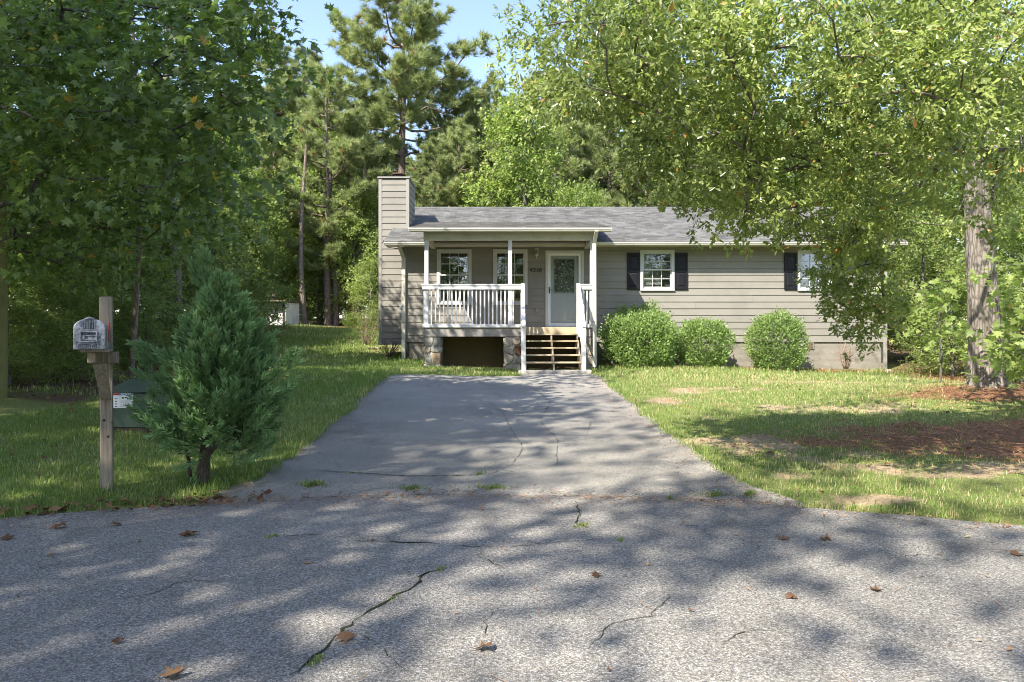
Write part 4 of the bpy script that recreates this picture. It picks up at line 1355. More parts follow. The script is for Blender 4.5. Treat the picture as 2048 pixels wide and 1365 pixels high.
# ------------------------------------------------------------------ mailbox
def mailbox():
    d = 5.25
    xp = X(214.5, d)
    zg = float(hz(xp, d))
    t = thing('mailbox', 'weathered grey mailbox with red flag on a tall square wooden post beside the road', 'mailbox', (xp, d, zg))
    t.rotation_euler = (0, 0, math.radians(26.5))      # it faces the turning circle
    rng = random.Random(2)
    def LX(px, off=0.0):            # sideways from the post, seen square on
        return xp + (px - 214.5) / 302.0 * (6.1 - off) / 6.1
    def LZ(py, off=0.0):
        return Z(py, d - off * .87)
    zt = LZ(595)
    pw = .042
    mb = MB().hexa([(xp - pw, d - pw, zg - .2), (xp + pw, d - pw, zg - .2), (xp + pw, d + pw, zg - .2), (xp - pw, d + pw, zg - .2),
                    (xp - pw - .008, d - pw, zt), (xp + pw - .008, d - pw, zt + .004), (xp + pw - .008, d + pw, zt + .006), (xp - pw - .008, d + pw, zt)])
    link('post', mb.mesh('post', bevel=.005), M['old_lumber'], t)
    for (px, py, r) in ((209, 841, .012), (225, 846, .007), (217, 874, .011)):
        q = (LX(px), d - pw - .003, LZ(py, .05))
        link('knot', MB().tube([(q[0], q[1] + .004, q[2]), (q[0], q[1], q[2])], [r, r * .7], 10).mesh('knot'), M['shed_dark'], t)
    za0, za1 = LZ(727, .08), LZ(704, .08)
    link('arm', MB().box(LX(177, .08), LX(240, .08), d - .042 - pw, d - pw - .002, za0, za1).mesh('arm', bevel=.004), M['old_lumber'], t)
    link('shelf', MB().box(LX(172, .2), LX(228, .2), d - .42, d - pw - .002, za1 + .001, za1 + .022).mesh('shelf', bevel=.003), M['old_lumber'], t)
    link('shelf_support', MB().box(LX(184, .2), LX(200, .2), d - .36, d - pw - .045, za1 - .075, za1 - .001).mesh('shelf_support', bevel=.003), M['old_lumber'], t)
    zb0 = LZ(801, .08)
    mb = MB().hexa([(LX(203, .1), d - pw - .045, zb0), (LX(224, .1), d - pw - .045, zb0), (LX(224, .1), d - pw - .002, zb0), (LX(203, .1), d - pw - .002, zb0),
                    (LX(193, .2), d - .30, za0 - .001), (LX(220, .2), d - .30, za0 - .001), (LX(220, .2), d - .24, za0 - .001), (LX(193, .2), d - .24, za0 - .001)])
    link('brace', mb.mesh('brace', bevel=.003), M['old_lumber'], t)
    off = .46
    yf = d - off
    bz = za1 + .023
    xc = LX(190.5, off)
    w = .094
    hh = LZ(657, off) - bz
    prof = [(-w, 0), (w, 0)]
    for a in np.linspace(0, math.pi, 17):
        prof.append((w * math.cos(a), hh + .064 * math.sin(a)))
    def ring(y, s=1.0):
        return [(xc + q[0] * s, y, bz + (q[1] - .08) * s + .08) for q in prof]
    n = len(prof)
    R0, R1 = ring(yf + .012, .97), ring(d - .06, .97)
    mb = MB().add(R0 + R1, [tuple(range(n)), tuple(range(2 * n - 1, n - 1, -1))] + [(i, (i + 1) % n, n + (i + 1) % n, n + i) for i in range(n)])
    link('body', mb.mesh('body'), M['mailbox_metal'], t)
    mb = MB()
    A, B, C = ring(yf + .02, 1.03), ring(yf - .0, 1.03), ring(yf - .006, .97)
    mb.add(A + B + C, [tuple(range(n - 1, -1, -1)), tuple(range(2 * n, 3 * n))] + [(i, (i + 1) % n, n + (i + 1) % n, n + i) for i in range(n)] + [(n + i, n + (i + 1) % n, 2 * n + (i + 1) % n, 2 * n + i) for i in range(n)])
    door = link('door', mb.mesh('door'), M['mailbox_metal'], t)
    def fr(px0, py0, px1, py1, th, dep, name):
        x0, x1, z0, z1 = LX(px0, off), LX(px1, off), LZ(py1, off), LZ(py0, off)
        mb = MB()
        y0, y1 = yf - .007 - dep, yf - .0065
        mb.box(x0, x0 + th, y0, y1, z0, z1)
        mb.box(x1 - th, x1, y0, y1, z0, z1)
        mb.box(x0 + th, x1 - th, y0, y1, z0, z0 + th)
        mb.box(x0 + th, x1 - th, y0, y1, z1 - th, z1)
        p = link(name, mb.mesh(name, bevel=.0015), M['mailbox_metal'], door)
        return x0 + th, x1 - th, z0 + th, z1 - th
    def sunk(r, mat='mailbox_dark'):
        link('sunk_field', MB().box(r[0], r[1], yf - .0085, yf - .0065, r[2], r[3]).mesh('sunk_field'), M[mat], door)
    a = fr(171, 663, 206, 685, .009, .009, 'raised_panel')
    sunk(a)
    b = fr(177.5, 641, 201, 660, .004, .006, 'raised_panel')
    sunk(b)
    c = fr(168, 687.5, 207, 697, .003, .005, 'raised_panel')
    sunk(c)
    mb = MB()
    for k in range(9):
        x = a[0] + (a[1] - a[0]) * (k + .1) / 9
        mb.box(x, x + .009, yf - .0105, yf - .0084, a[2] + .004, a[2] + rng.uniform(.014, .034))
    mb.box(a[0], a[1], yf - .010, yf - .0084, a[2] + .036, a[2] + .040)
    link('cast_relief', mb.mesh('cast_relief'), M['mailbox_metal'], door)
    mb = MB()
    for k in range(9):
        x = c[0] + (c[1] - c[0]) * (k + .15) / 9
        h = (c[3] - c[2]) * rng.uniform(.6, .95)
        mb.box(x, x + .0035, yf - .0105, yf - .0084, c[2] + .001, c[2] + h)
        mb.box(x + .0035, x + .009, yf - .0102, yf - .0084, c[2] + h - .004, c[2] + h)
    link('cast_letters', mb.mesh('cast_letters'), M['mailbox_metal'], door)
    mb = MB()
    for k in range(4):
        x = b[0] + (b[1] - b[0]) * (k + .2) / 4
        mb.box(x, x + .004, yf - .0105, yf - .0084, b[2] + .004, b[3] - .004)
        mb.box(x + .004, x + .010, yf - .0102, yf - .0084, b[3] - .012, b[3] - .006)
    link('cast_digits', mb.mesh('cast_digits'), M['mailbox_metal'], door)
    link('handle', MB().tube([(xc - .03, yf - .004, bz + hh + .060), (xc, yf - .014, bz + hh + .072), (xc + .03, yf - .004, bz + hh + .060)], [.008, .010, .008], 8).mesh('handle', True), M['mailbox_metal'], door)
    xs_ = xc + w + .012
    mb = MB().box(xs_, xs_ + .006, yf + .1, yf + .125, bz + .05, bz + .19)
    mb.box(xs_ - .001, xs_ + .007, yf + .085, yf + .14, bz + .125, bz + .19)
    link('flag', mb.mesh('flag', bevel=.002), M['flag_red'], t)
mailbox()

# ------------------------------------------------------------------ transformer box behind the juniper
def transformer():
    d = 7.35
    zg = Z(878, d)
    x0, x1 = X(212, d), X(352, d)
    t = thing('transformer_box', 'dark green metal utility transformer box with a notice sticker, behind the juniper', 'utility box', ((x0 + x1) / 2, d, zg))
    link('base_pad', MB().box(x0 - .08, x1 + .08, d - .12, d + .85, zg - .15, zg + .035).mesh('base_pad', bevel=.01), M['concrete'], t)
    zs = Z(857, d)
    link('skirt', MB().box(x0 + .01, x1 - .01, d + .01, d + .72, zg + .036, zs).mesh('skirt'), M['shed_dark'], t)
    zb = Z(786, d)
    link('body', MB().box(x0, x1, d, d + .74, zs + .001, zb).mesh('body', bevel=.012), M['transformer_green'], t)
    zl = Z(757, d + .3)
    mb = MB()
    a = .012
    mb.hexa([(x0 - a, d - .02, zb + .001), (x1 + a, d - .02, zb + .001), (x1 + a, d + .76, zb + .001), (x0 - a, d + .76, zb + .001),
             (x0 - a, d - .02, zb + .02), (x1 + a, d - .02, zb + .02), (x1 + a, d + .76, zb + .02), (x0 - a, d + .76, zb + .02)])
    mb.hexa([(x0, d - .005, zb + .02), (x1, d - .005, zb + .02), (x1, d + .74, zb + .02), (x0, d + .74, zb + .02),
             (x0 + .16, d + .16, zl), (x1 - .16, d + .16, zl), (x1 - .16, d + .60, zl), (x0 + .16, d + .60, zl)])
    lid = link('lid', mb.mesh('lid', bevel=.006), M['transformer_green'], t)
    link('lid_slot', MB().box(X(240, d), X(256, d), d + .17, d + .19, zl - .004, zl + .006).mesh('lid_slot'), M['black_metal'], lid)
    # notice sticker
    yl = d - .003
    lx0, lx1, lz0, lz1 = X(216, d), X(266.5, d), Z(816.5, d), Z(784, d) - .012
    s = link('notice_sticker', MB().box(lx0, lx1, yl - .001, yl + .002, lz0, lz1).mesh('notice_sticker'), M['label_white'], t)
    xm = X(240.5, d)
    hb = .026
    link('red_header', MB().box(lx0 + .004, xm - .002, yl - .002, yl - .0012, lz1 - hb, lz1 - .004).mesh('red_header'), M['label_red'], s)
    link('blue_header', MB().box(xm + .002, lx1 - .004, yl - .002, yl - .0012, lz1 - hb, lz1 - .004).mesh('blue_header'), M['label_blue'], s)
    cu = text_mesh('notice_text', 'NOTICE', 0.030, M['label_white'], 0.0, 0.0006)
    link('notice_text', cu, None, s, ((xm + lx1) / 2, yl - .0035, lz1 - hb + .003), (math.radians(90), 0, 0))
    rng = random.Random(6)
    mb = MB()
    for k in range(7):
        z = lz0 + .012 + k * .0105
        if k == 3:
            continue
        x = xm + .008
        while x < lx1 - .02:
            w = rng.uniform(.008, .022)
            mb.box(x, x + w, yl - .0022, yl - .0014, z, z + .0035)
            x += w + .005
    for (a, b, c2, e) in ((.02, .04, .10, .118), (.05, .075, .105, .12), (.075, .09, .093, .105), (.10, .125, .095, .107)):
        mb.box(xm + a, xm + b, yl - .0022, yl - .0014, lz0 + c2, lz0 + e)
    for k in range(4):
        mb.box(xm - .055, xm - .03, yl - .0022, yl - .0014, lz0 + .012 + k * .028, lz0 + .021 + k * .028)
    mb.box(xm - .001, xm + .001, yl - .0022, yl - .0014, lz0 + .004, lz1 - hb)
    link('print', mb.mesh('print'), M['label_ink'], s)
transformer()

# ------------------------------------------------------------------ utility pole at the left edge of the picture
def pole():
    d = 9.0
    x = X(-3, d)
    zg = float(hz(x, d))
    mb = MB()
    zz = np.linspace(zg - .3, 10.5, 24)
    mb.tube([(x + .012 * math.sin(z * 1.1), d, z) for z in zz], [.092 - .003 * (z - zg) for z in zz], 20)
    o = link('utility_pole', mb.mesh('utility_pole', True), M['pole_wood'])
    tag(o, 'bare yellow green wooden utility pole standing at the edge of the woods', 'utility pole')
pole()

# ------------------------------------------------------------------ shed at the back of the yard
def shed():
    d = 29.5
    zg = Z(667.5, d)
    x0, x1 = X(500, d), X(596, d)
    x1 = X(571, d)
    dep = 1.9
    zt = Z(604, d)
    t = thing('shed', 'small pale garden shed with vertical siding and open front under trees', 'shed', ((x0 + x1) / 2, d, zg))
    link('floor', MB().box(x0, x1 + .03, d - .06, d + dep + .05, zg - .6, zg + .07).mesh('floor'), M['concrete'], t)
    nb = 6
    for i in range(nb):         # right side: vertical boards
        a, b = d + dep * i / nb, d + dep * (i + 1) / nb
        link('wall_board', MB().box(x1 - .02, x1 + .004 * (i % 2), a + .006, b - .006, zg + .071, zt - .02 + .05 * i / nb).mesh('wall_board'), M['shed_white'], t)
    link('back_wall', MB().box(x0, x1 - .03, d + dep - .04, d + dep, zg + .071, zt).mesh('back_wall'), M['shed_white'], t)
    link('side_wall', MB().box(x0, x0 + .03, d + .02, d + dep - .05, zg + .071, zt).mesh('side_wall'), M['shed_white'], t)
    for xp in (x1 - .075, X(519, d), X(511, d)):
        link('post', MB().box(xp - .055, xp + .055, d - .005, d + .1, zg + .071, zt - .01).mesh('post'), M['shed_dark'], t)
    dr = link('door', MB().box(X(537, d), X(564, d), d + .13, d + .17, zg + .072, zt - .05).mesh('door'), M['shed_white'], t)
    link('handle', MB().box(X(541, d), X(542.6, d), d + .10, d + .129, zg + .62, zg + .75).mesh('handle'), M['black_metal'], dr)
    link('front_wall', MB().box(x0, X(536.8, d), d + .13, d + .16, zg + .072, zt - .05).mesh('front_wall'), M['shed_white'], t)
    mb = MB().hexa([(x0 - .15, d - .25, zt + .0), (x1 + .08, d - .25, zt + .0), (x1 + .08, d + dep + .1, zt + .05), (x0 - .15, d + dep + .1, zt + .05),
                    (x0 - .15, d - .25, zt + .07), (x1 + .08, d - .25, zt + .06), (x1 + .08, d + dep + .1, zt + .14), (x0 - .15, d + dep + .1, zt + .14)])
    link('roof', mb.mesh('roof'), M['shed_roof'], t)
shed()
# ------------------------------------------------------------------ trees
def tubes_mesh(name, polys, mat, smooth=True):
    """polys = list of (points (m,3), radii (m,), sides); one quad mesh"""
    VS, FS, base = [], [], 0
    for pts, rad, n in polys:
        pts = np.asarray(pts, float)
        rad = np.asarray(rad, float)
        V, f = tube_np(pts, rad, n)
        q = [x for x in f if len(x) == 4]
        VS.append(V)
        FS.append(np.array(q) + base)
        base += len(V)
    return big_mesh(name, np.concatenate(VS), np.concatenate(FS), mat, None, smooth)

def grow(trunk, trunk_r, clusters, rng, rmin=0.006, power=0.46, sag=0.06, step=0.45, pref=0.35, nsides=6, minz=None):
    """join every cluster point to the tree; returns tube list and the direction in which each cluster's twig arrives"""
    nodes = [np.array(p, float) for p in trunk]
    par = list(range(-1, len(trunk) - 1))
    plen = [0.0]
    for i in range(1, len(trunk)):
        plen.append(plen[-1] + 0.25 * np.linalg.norm(nodes[i] - nodes[i - 1]))
    ntr = len(trunk)
    axis = np.array(trunk, float)
    dist = np.min(np.linalg.norm(clusters[:, None, :] - axis[None], axis=2), axis=1)
    order = np.argsort(dist)
    A = np.zeros((200000, 3))
    PL = np.zeros(200000)
    cnt = len(nodes)
    A[:cnt] = np.array(nodes)
    PL[:cnt] = plen
    paths = []
    weight = np.zeros(200000)
    dirs = np.zeros_like(clusters)
    for ci in order:
        c = clusters[ci]
        dv = c - A[:cnt]
        dd = np.linalg.norm(dv, axis=1)
        up = np.clip(-(dv[:, 2]) / (dd + 1e-6), 0, 1)     # prefer coming from below or level
        cost = dd * (1 + 0.5 * up) + pref * PL[:cnt]
        if minz is not None:        # no limbs leave the bare lower trunk
            cost[:ntr] = cost[:ntr] + np.where(A[:ntr, 2] < minz, 100.0, 0.0)
        k = int(np.argmin(cost))
        L = dd[k]
        m = max(2, int(L / step) + 1)
        a = A[k].copy()
        mid = (a + c) / 2 + np.array((0, 0, sag * L)) + rng.normal(size=3) * 0.06 * L
        t = np.linspace(0, 1, m + 1)[1:, None]
        pts = (1 - t) ** 2 * a + 2 * t * (1 - t) * mid + t ** 2 * c
        pts[:-1] += rng.normal(size=(len(pts) - 1, 3)) * 0.02 * min(1.0, L)
        idx = [k]
        for p in pts:
            A[cnt] = p
            PL[cnt] = PL[idx[-1]] + np.linalg.norm(p - A[idx[-1]])
            par.append(idx[-1])
            idx.append(cnt)
            cnt += 1
        paths.append(idx)
        weight[idx[-1]] += 1
        dirs[ci] = unit(pts[-1] - (pts[-2] if len(pts) > 1 else a))
    for i in range(cnt - 1, 0, -1):
        if par[i] >= 0:
            weight[par[i]] += weight[i]
    R = rmin * np.maximum(weight, 1) ** power
    tubes = []
    tr = np.array(trunk_r, float)
    for idx in paths:
        rr = R[idx].copy()
        rr[0] = min(rr[0], rr[1] * 1.25)
        if idx[0] < ntr:
            rr[0] = min(rr[1] * 1.4, tr[idx[0]])
        tubes.append((A[idx], rr, nsides if rr.max() > 0.02 else 4))
    return tubes, dirs

LEAF_OVATE = ([(0, 0, 0), (0.5, 0.27, 0.05), (1.0, 0, -0.06), (0.5, -0.27, 0.05)], [(0, 2, 1), (0, 3, 2)])
LEAF_OAK = ([(0, 0, 0), (0.80, 0.21, 0.04), (1.0, 0, -0.05), (0.80, -0.21, 0.04), (0.55, 0, -0.03)],
            [(0, 4, 1), (1, 4, 2), (2, 4, 3), (3, 4, 0)])
def star():
    V = [(0.45, 0, 0.03)]
    for k in range(5):
        a = (k - 2) * math.radians(62)
        V.append((0.45 + 0.60 * math.cos(a), 0.60 * math.sin(a), -0.06))
    for k in range(4):
        a = (k - 1.5) * math.radians(62)
        V.append((0.45 + 0.25 * math.cos(a), 0.25 * math.sin(a), 0.02))
    V.append((0, 0, 0))
    seq = [10, 1, 6, 2, 7, 3, 8, 4, 9, 5]
    T = []
    for a, b in zip(seq, seq[1:] + seq[:1]):
        T.append((0, a, b))
    return V, T
LEAF_STAR = star()
NEEDLE = ([(0, -0.5, 0), (0, 0.5, 0), (1.0, 0, 0)], [(0, 1, 2)])

def leaf_cloud(name, template, centers, spread, per, size, mat, rng, dirs=None, tips=6, flat=0.7, droop=0.15, face=None, tip_spread=0.05):
    """clumps of leaves: each centre carries a few twig ends, each twig end a rosette of leaves"""
    n = len(centers)
    spread = np.broadcast_to(np.asarray(spread, float), (n,))
    tp = np.repeat(centers, tips, axis=0)
    g = rng.normal(size=(n * tips, 3)) * 0.5
    g[:, 2] *= 0.75
    off = g * np.repeat(spread, tips)[:, None]
    tp = tp + off
    tdir = unit(off + rng.normal(size=off.shape) * 0.15 * np.repeat(spread, tips)[:, None])
    if dirs is not None:
        tdir = unit(tdir + 0.6 * np.repeat(dirs, tips, axis=0))
    m = len(tp)
    k = per
    pos = np.repeat(tp, k, axis=0) + rng.normal(size=(m * k, 3)) * tip_spread
    fw = unit(0.8 * np.repeat(tdir, k, axis=0) + rng.normal(size=(m * k, 3)) * 0.75 + np.array((0, 0, -droop)))
    up = np.array((0, 0, flat)) + rng.normal(size=(m * k, 3)) * 0.5
    if face is not None:                # leaves turn their faces to the open light
        fa = np.asarray(face, float)
        up = up + (np.repeat(np.repeat(fa, tips, 0), k, 0) if fa.ndim == 2 else fa)
    up = unit(up)
    sz = size * rng.uniform(0.6, 1.2, m * k)
    V, Fc, own = scatter(template[0], template[1], pos, fw, up, sz)
    clump = np.repeat(rng.uniform(-0.18, 0.18, n), tips * k)
    var = np.clip(rng.beta(2.2, 2.2, m * k) * 0.94 + clump, 0, 0.965)
    dry = rng.uniform(size=m * k) < 0.012
    var = np.where(dry, 1.0, var)
    me = big_mesh(name, V, Fc, mat, var[own])
    # twig stubs
    return me, tp

def poly_sample(poly, n, rng, dens=None):
    poly = np.array(poly, float)
    lo, hi = poly.min(0), poly.max(0)
    out = []
    while len(out) < n:
        p = rng.uniform(lo, hi, (n * 3, 2))
        x, y = p[:, 0], p[:, 1]
        ins = np.zeros(len(p), bool)
        j = len(poly) - 1
        for i in range(len(poly)):
            xi, yi = poly[i]
            xj, yj = poly[j]
            c = ((yi > y) != (yj > y)) & (x < (xj - xi) * (y - yi) / (yj - yi + 1e-9) + xi)
            ins ^= c
            j = i
        out.extend(p[ins].tolist())
    return np.array(out[:n])

def ridged_trunk(name, pts, rad, mat, n=40, amp=0.06, seed=0):
    """thick near trunk with vertical plates of bark modelled in"""
    pts = np.array(pts, float)
    tt = np.linspace(0, len(pts) - 1, 90)
    i0 = np.clip(tt.astype(int), 0, len(pts) - 2)
    f = (tt - i0)[:, None]
    c = pts[i0] * (1 - f) + pts[i0 + 1] * f
    r = np.interp(tt, np.arange(len(pts)), rad)
    a = np.linspace(0, 2 * math.pi, n, endpoint=False)
    V = []
    for k in range(len(c)):
        ca = a * n / 7.0
        w = vnoise(a * 9, np.full(n, c[k, 2] * 3.2), 1.0, seed) - 0.5 + 0.5 * (vnoise(a * 22, np.full(n, c[k, 2] * 7), 1.0, seed + 1) - 0.5)
        flare = 1 + 0.10 * np.cos(a * 5 + seed) * max(0, 1 - (c[k, 2] - c[0, 2]) / 0.6)
        rr = r[k] * (flare + amp * 2 * w)
        V.append(np.stack([c[k, 0] + rr * np.cos(a), c[k, 1] + rr * np.sin(a), np.full(n, c[k, 2])], -1))
    V = np.concatenate(V)
    fs = []
    for k in range(len(c) - 1):
        for j in range(n):
            j2 = (j + 1) % n
            fs.append((k * n + j, k * n + j2, (k + 1) * n + j2, (k + 1) * n + j))
    return big_mesh(name, V, np.array(fs), mat, None, True)

def join_meshes(name, meshes, mat):
    VS, FS, b = [], [], 0
    for me in meshes:
        v = np.empty(len(me.vertices) * 3, np.float32)
        me.vertices.foreach_get('co', v)
        f = np.empty(len(me.loops), np.int32)
        me.loops.foreach_get('vertex_index', f)
        VS.append(v.reshape(-1, 3))
        FS.append(f.reshape(-1, 4) + b)
        b += len(me.vertices)
        bpy.data.meshes.remove(me)
    return big_mesh(name, np.concatenate(VS), np.concatenate(FS), mat, None, True)

# ---- the oak at the right
def oak():
    rng = np.random.default_rng(21)
    bx, by = 7.68, 11.0
    zg = float(hz(bx, by))
    t = thing('oak_tree', 'big oak with rough pale trunk, its leafy branches hanging across the house', 'tree', (bx, by, zg))
    tp = [(bx, by, zg - .2), (bx - .01, by, zg + .1), (bx - .05, by, zg + .7), (bx - .12, by, zg + 1.8), (bx - .2, by, zg + 3.2), (bx - .26, by - .05, zg + 4.6), (bx - .2, by - .1, zg + 6.2), (bx - .1, by - .1, zg + 8), (bx, by, zg + 9.6)]
    tr = [.36, .29, .235, .20, .172, .15, .12, .08, .04]
    poly_main = [(1240, -40), (1220, 120), (1270, 260), (1310, 330), (1340, 400), (1420, 400), (1480, 430), (1560, 440), (1640, 450), (1760, 440), (1830, 390), (1930, 340), (2080, 330), (2080, -40)]
    poly_left = [(1060, -40), (1035, 60), (1060, 120), (1110, 150), (1180, 210), (1260, 300), (1330, 330), (1330, -40)]
    s1 = poly_sample(poly_main, 380, rng)
    s2 = poly_sample(poly_left, 60, rng)
    s3 = poly_sample([(1450, 420), (1480, 500), (1530, 500), (1570, 460), (1640, 500), (1680, 520), (1760, 500), (1780, 420)], 18, rng)
    s4 = poly_sample([(1640, 540), (1600, 590), (1620, 630), (1680, 640), (1700, 660), (1710, 720), (1755, 730), (1770, 640), (1770, 500), (1640, 500)], 14, rng)
    s4 = np.concatenate([s4, poly_sample([(1660, 450), (1680, 560), (1700, 690), (1750, 740), (1775, 640), (1790, 450)], 16, rng)])
    s5 = poly_sample([(1230, 300), (1290, 380), (1370, 410), (1390, 455), (1420, 420), (1370, 330), (1280, 280)], 12, rng)
    s6 = poly_sample([(1040, 80), (1080, 190), (1130, 230), (1180, 230), (1120, 120), (1070, 50)], 9, rng)
    s7 = poly_sample([(1800, 400), (1800, 450), (1900, 470), (2060, 480), (2060, 400)], 6, rng)
    C = []
    for s, d0, d1 in ((s1, 4.8, 8.6), (s2, 5.0, 6.8), (s3, 5.4, 7.0), (s4, 6.4, 7.0), (s5, 5.6, 6.6), (s6, 5.2, 6.2), (s7, 6.0, 9.0)):
        d = rng.uniform(d0, d1, len(s))
        C.append(np.stack([(s[:, 0] - 1024) * d / F, d, CAMZ + (682.5 - s[:, 1]) * d / F], -1))
    # the part of the crown above and beside the frame
    q = rand_unit(260, rng) * (rng.uniform(.55, 1, 260) ** .5)[:, None]
    q = np.array((7.0, 9.6, 7.2)) + q * np.array((4.6, 4.6, 3.4))
    q = q[(682.5 - (q[:, 2] - CAMZ) * F / q[:, 1]) < -30]
    q2 = rand_unit(120, rng) * (rng.uniform(.55, 1, 120) ** .5)[:, None]
    q2 = np.array((10.2, 11.0, 5.2)) + q2 * np.array((3.4, 4.4, 2.4))
    q2 = q2[(1024 + q2[:, 0] * F / q2[:, 1]) > 2090]
    q3 = np.array((2.5, 4.25, 4.25)) + rng.normal(size=(26, 3)) * np.array((1.1, .5, .25))
    q3 = q3[(q3[:, 2] - CAMZ) > .60 * q3[:, 1]]
    C = np.concatenate(C + [q, q2, q3])
    # the lawn between the bed and the house lies open to the sun: few branches stand in its way
    k = C[:, 2] - .35
    sx, sy = C[:, 0] - SUN_DIR.x / SUN_DIR.z * k, C[:, 1] - SUN_DIR.y / SUN_DIR.z * k
    onlawn = (sx > 1.0) & (sx < 9.0) & (sy > 8.9) & (sy < 25)
    vis = (C[:, 1] < 8.7) & (C[:, 2] < CAMZ + C[:, 1] * .52)
    u_, v_ = C[:, 0] / C[:, 1], (C[:, 2] - CAMZ) / C[:, 1]
    lim = 8.4 / (1 + .78 * v_)              # draw the visible ones nearer along their own line of sight
    dn = np.where(onlawn & vis, lim * rng.uniform(.62, 1.0, len(C)), C[:, 1])
    keep2 = rng.uniform(size=len(C)) < .1
    dn = np.where(keep2, C[:, 1], dn)
    C = np.stack([u_ * dn, dn, CAMZ + v_ * dn], -1)
    C = C[~(onlawn & ~vis) | (rng.uniform(size=len(C)) < .12)]
    tubes, dirs = grow(tp, tr, C, rng, rmin=.0042, power=.40, sag=.10, pref=.30, minz=zg + 3.9)
    trunk = ridged_trunk('trunk', tp, tr, M['oak_bark'], 56, .055, 3)
    limbs = tubes_mesh('limbs', tubes, M['oak_bark'])
    link('trunk', trunk, None, t)
    link('limbs', limbs, None, t)
    dirs = unit(dirs + np.array((0, 0, -.25)))
    SPR = np.where((C[:, 2] < CAMZ + .17 * C[:, 1]) & (C[:, 1] < 9), .20, .33)
    me, tips = leaf_cloud('crown', LEAF_OAK, C, SPR, 12, .056, M['oak_leaf'], rng, dirs, tips=17, flat=.45, droop=.3, tip_spread=.018, face=(-.35, -.55, .4))
    link('crown', me, None, t)
oak()

# ---- the sweetgum whose branches fill the upper left
def gum():
    rng = np.random.default_rng(33)
    bx, by = -7.4, 8.6
    zg = float(hz(bx, by))
    t = thing('sweetgum_tree', 'dark sweetgum with star shaped leaves overhanging the upper left of the yard', 'tree', (bx, by, zg))
    tp = [(bx, by, zg - .2), (bx, by, zg + .6), (bx + .06, by, zg + 2), (bx + .12, by, zg + 4), (bx + .1, by, zg + 6.5), (bx, by, zg + 9), (bx, by, zg + 11)]
    tr = [.24, .2, .17, .15, .12, .07, .03]
    A = poly_sample([(-40, -40), (-40, 330), (120, 360), (260, 380), (400, 400), (440, 350), (490, 280), (510, 210), (480, 120), (500, 40), (500, -40)], 230, rng)
    B = poly_sample([(440, -40), (500, 90), (530, 130), (530, 40), (510, -40)], 8, rng)
    Cc = poly_sample([(420, 180), (470, 240), (505, 250), (500, 170)], 6, rng)
    D = poly_sample([(-40, 330), (-40, 520), (60, 520), (140, 430), (260, 400), (120, 350)], 18, rng)
    C = []
    D2 = poly_sample([(-40, 400), (-40, 540), (120, 530), (300, 500), (440, 470), (450, 380)], 62, rng)
    for s, d0, d1 in ((A, 6.3, 10.2), (D2, 9.4, 12.0), (B, 6.6, 7.6), (Cc, 6.6, 7.6), (D, 7.5, 10)):
        d = rng.uniform(d0, d1, len(s))
        C.append(np.stack([(s[:, 0] - 1024) * d / F, d, CAMZ + (682.5 - s[:, 1]) * d / F], -1))
    q = rand_unit(190, rng) * (rng.uniform(.5, 1, 190) ** .5)[:, None]
    q = np.array((-7.6, 8.4, 7.6)) + q * np.array((4.4, 4.2, 3.8))
    u, v = 1024 + q[:, 0] * F / q[:, 1], 682.5 - (q[:, 2] - CAMZ) * F / q[:, 1]
    q = q[(v < -30) | (u < -40)]
    q4 = np.array((-5.6, 11.0, 9.0)) + rng.normal(size=(40, 3)) * np.array((1.0, 1.0, .9))
    q4 = q4[(q4[:, 2] - CAMZ) > .53 * q4[:, 1]]
    C = np.concatenate(C + [q, q4])
    tubes, dirs = grow(tp, tr, C, rng, rmin=.0055, power=.42, sag=.05, pref=.3)
    tubes.append((np.array(tp), np.array(tr), 14))
    link('trunk', tubes_mesh('trunk', tubes, M['grey_bark']), None, t)
    me, tips = leaf_cloud('crown', LEAF_STAR, C, .62, 6, .098, M['gum_leaf'], rng, dirs, tips=11, flat=.7, droop=.45, tip_spread=.04, face=(-.2, -.5, .3))
    link('crown', me, None, t)
gum()

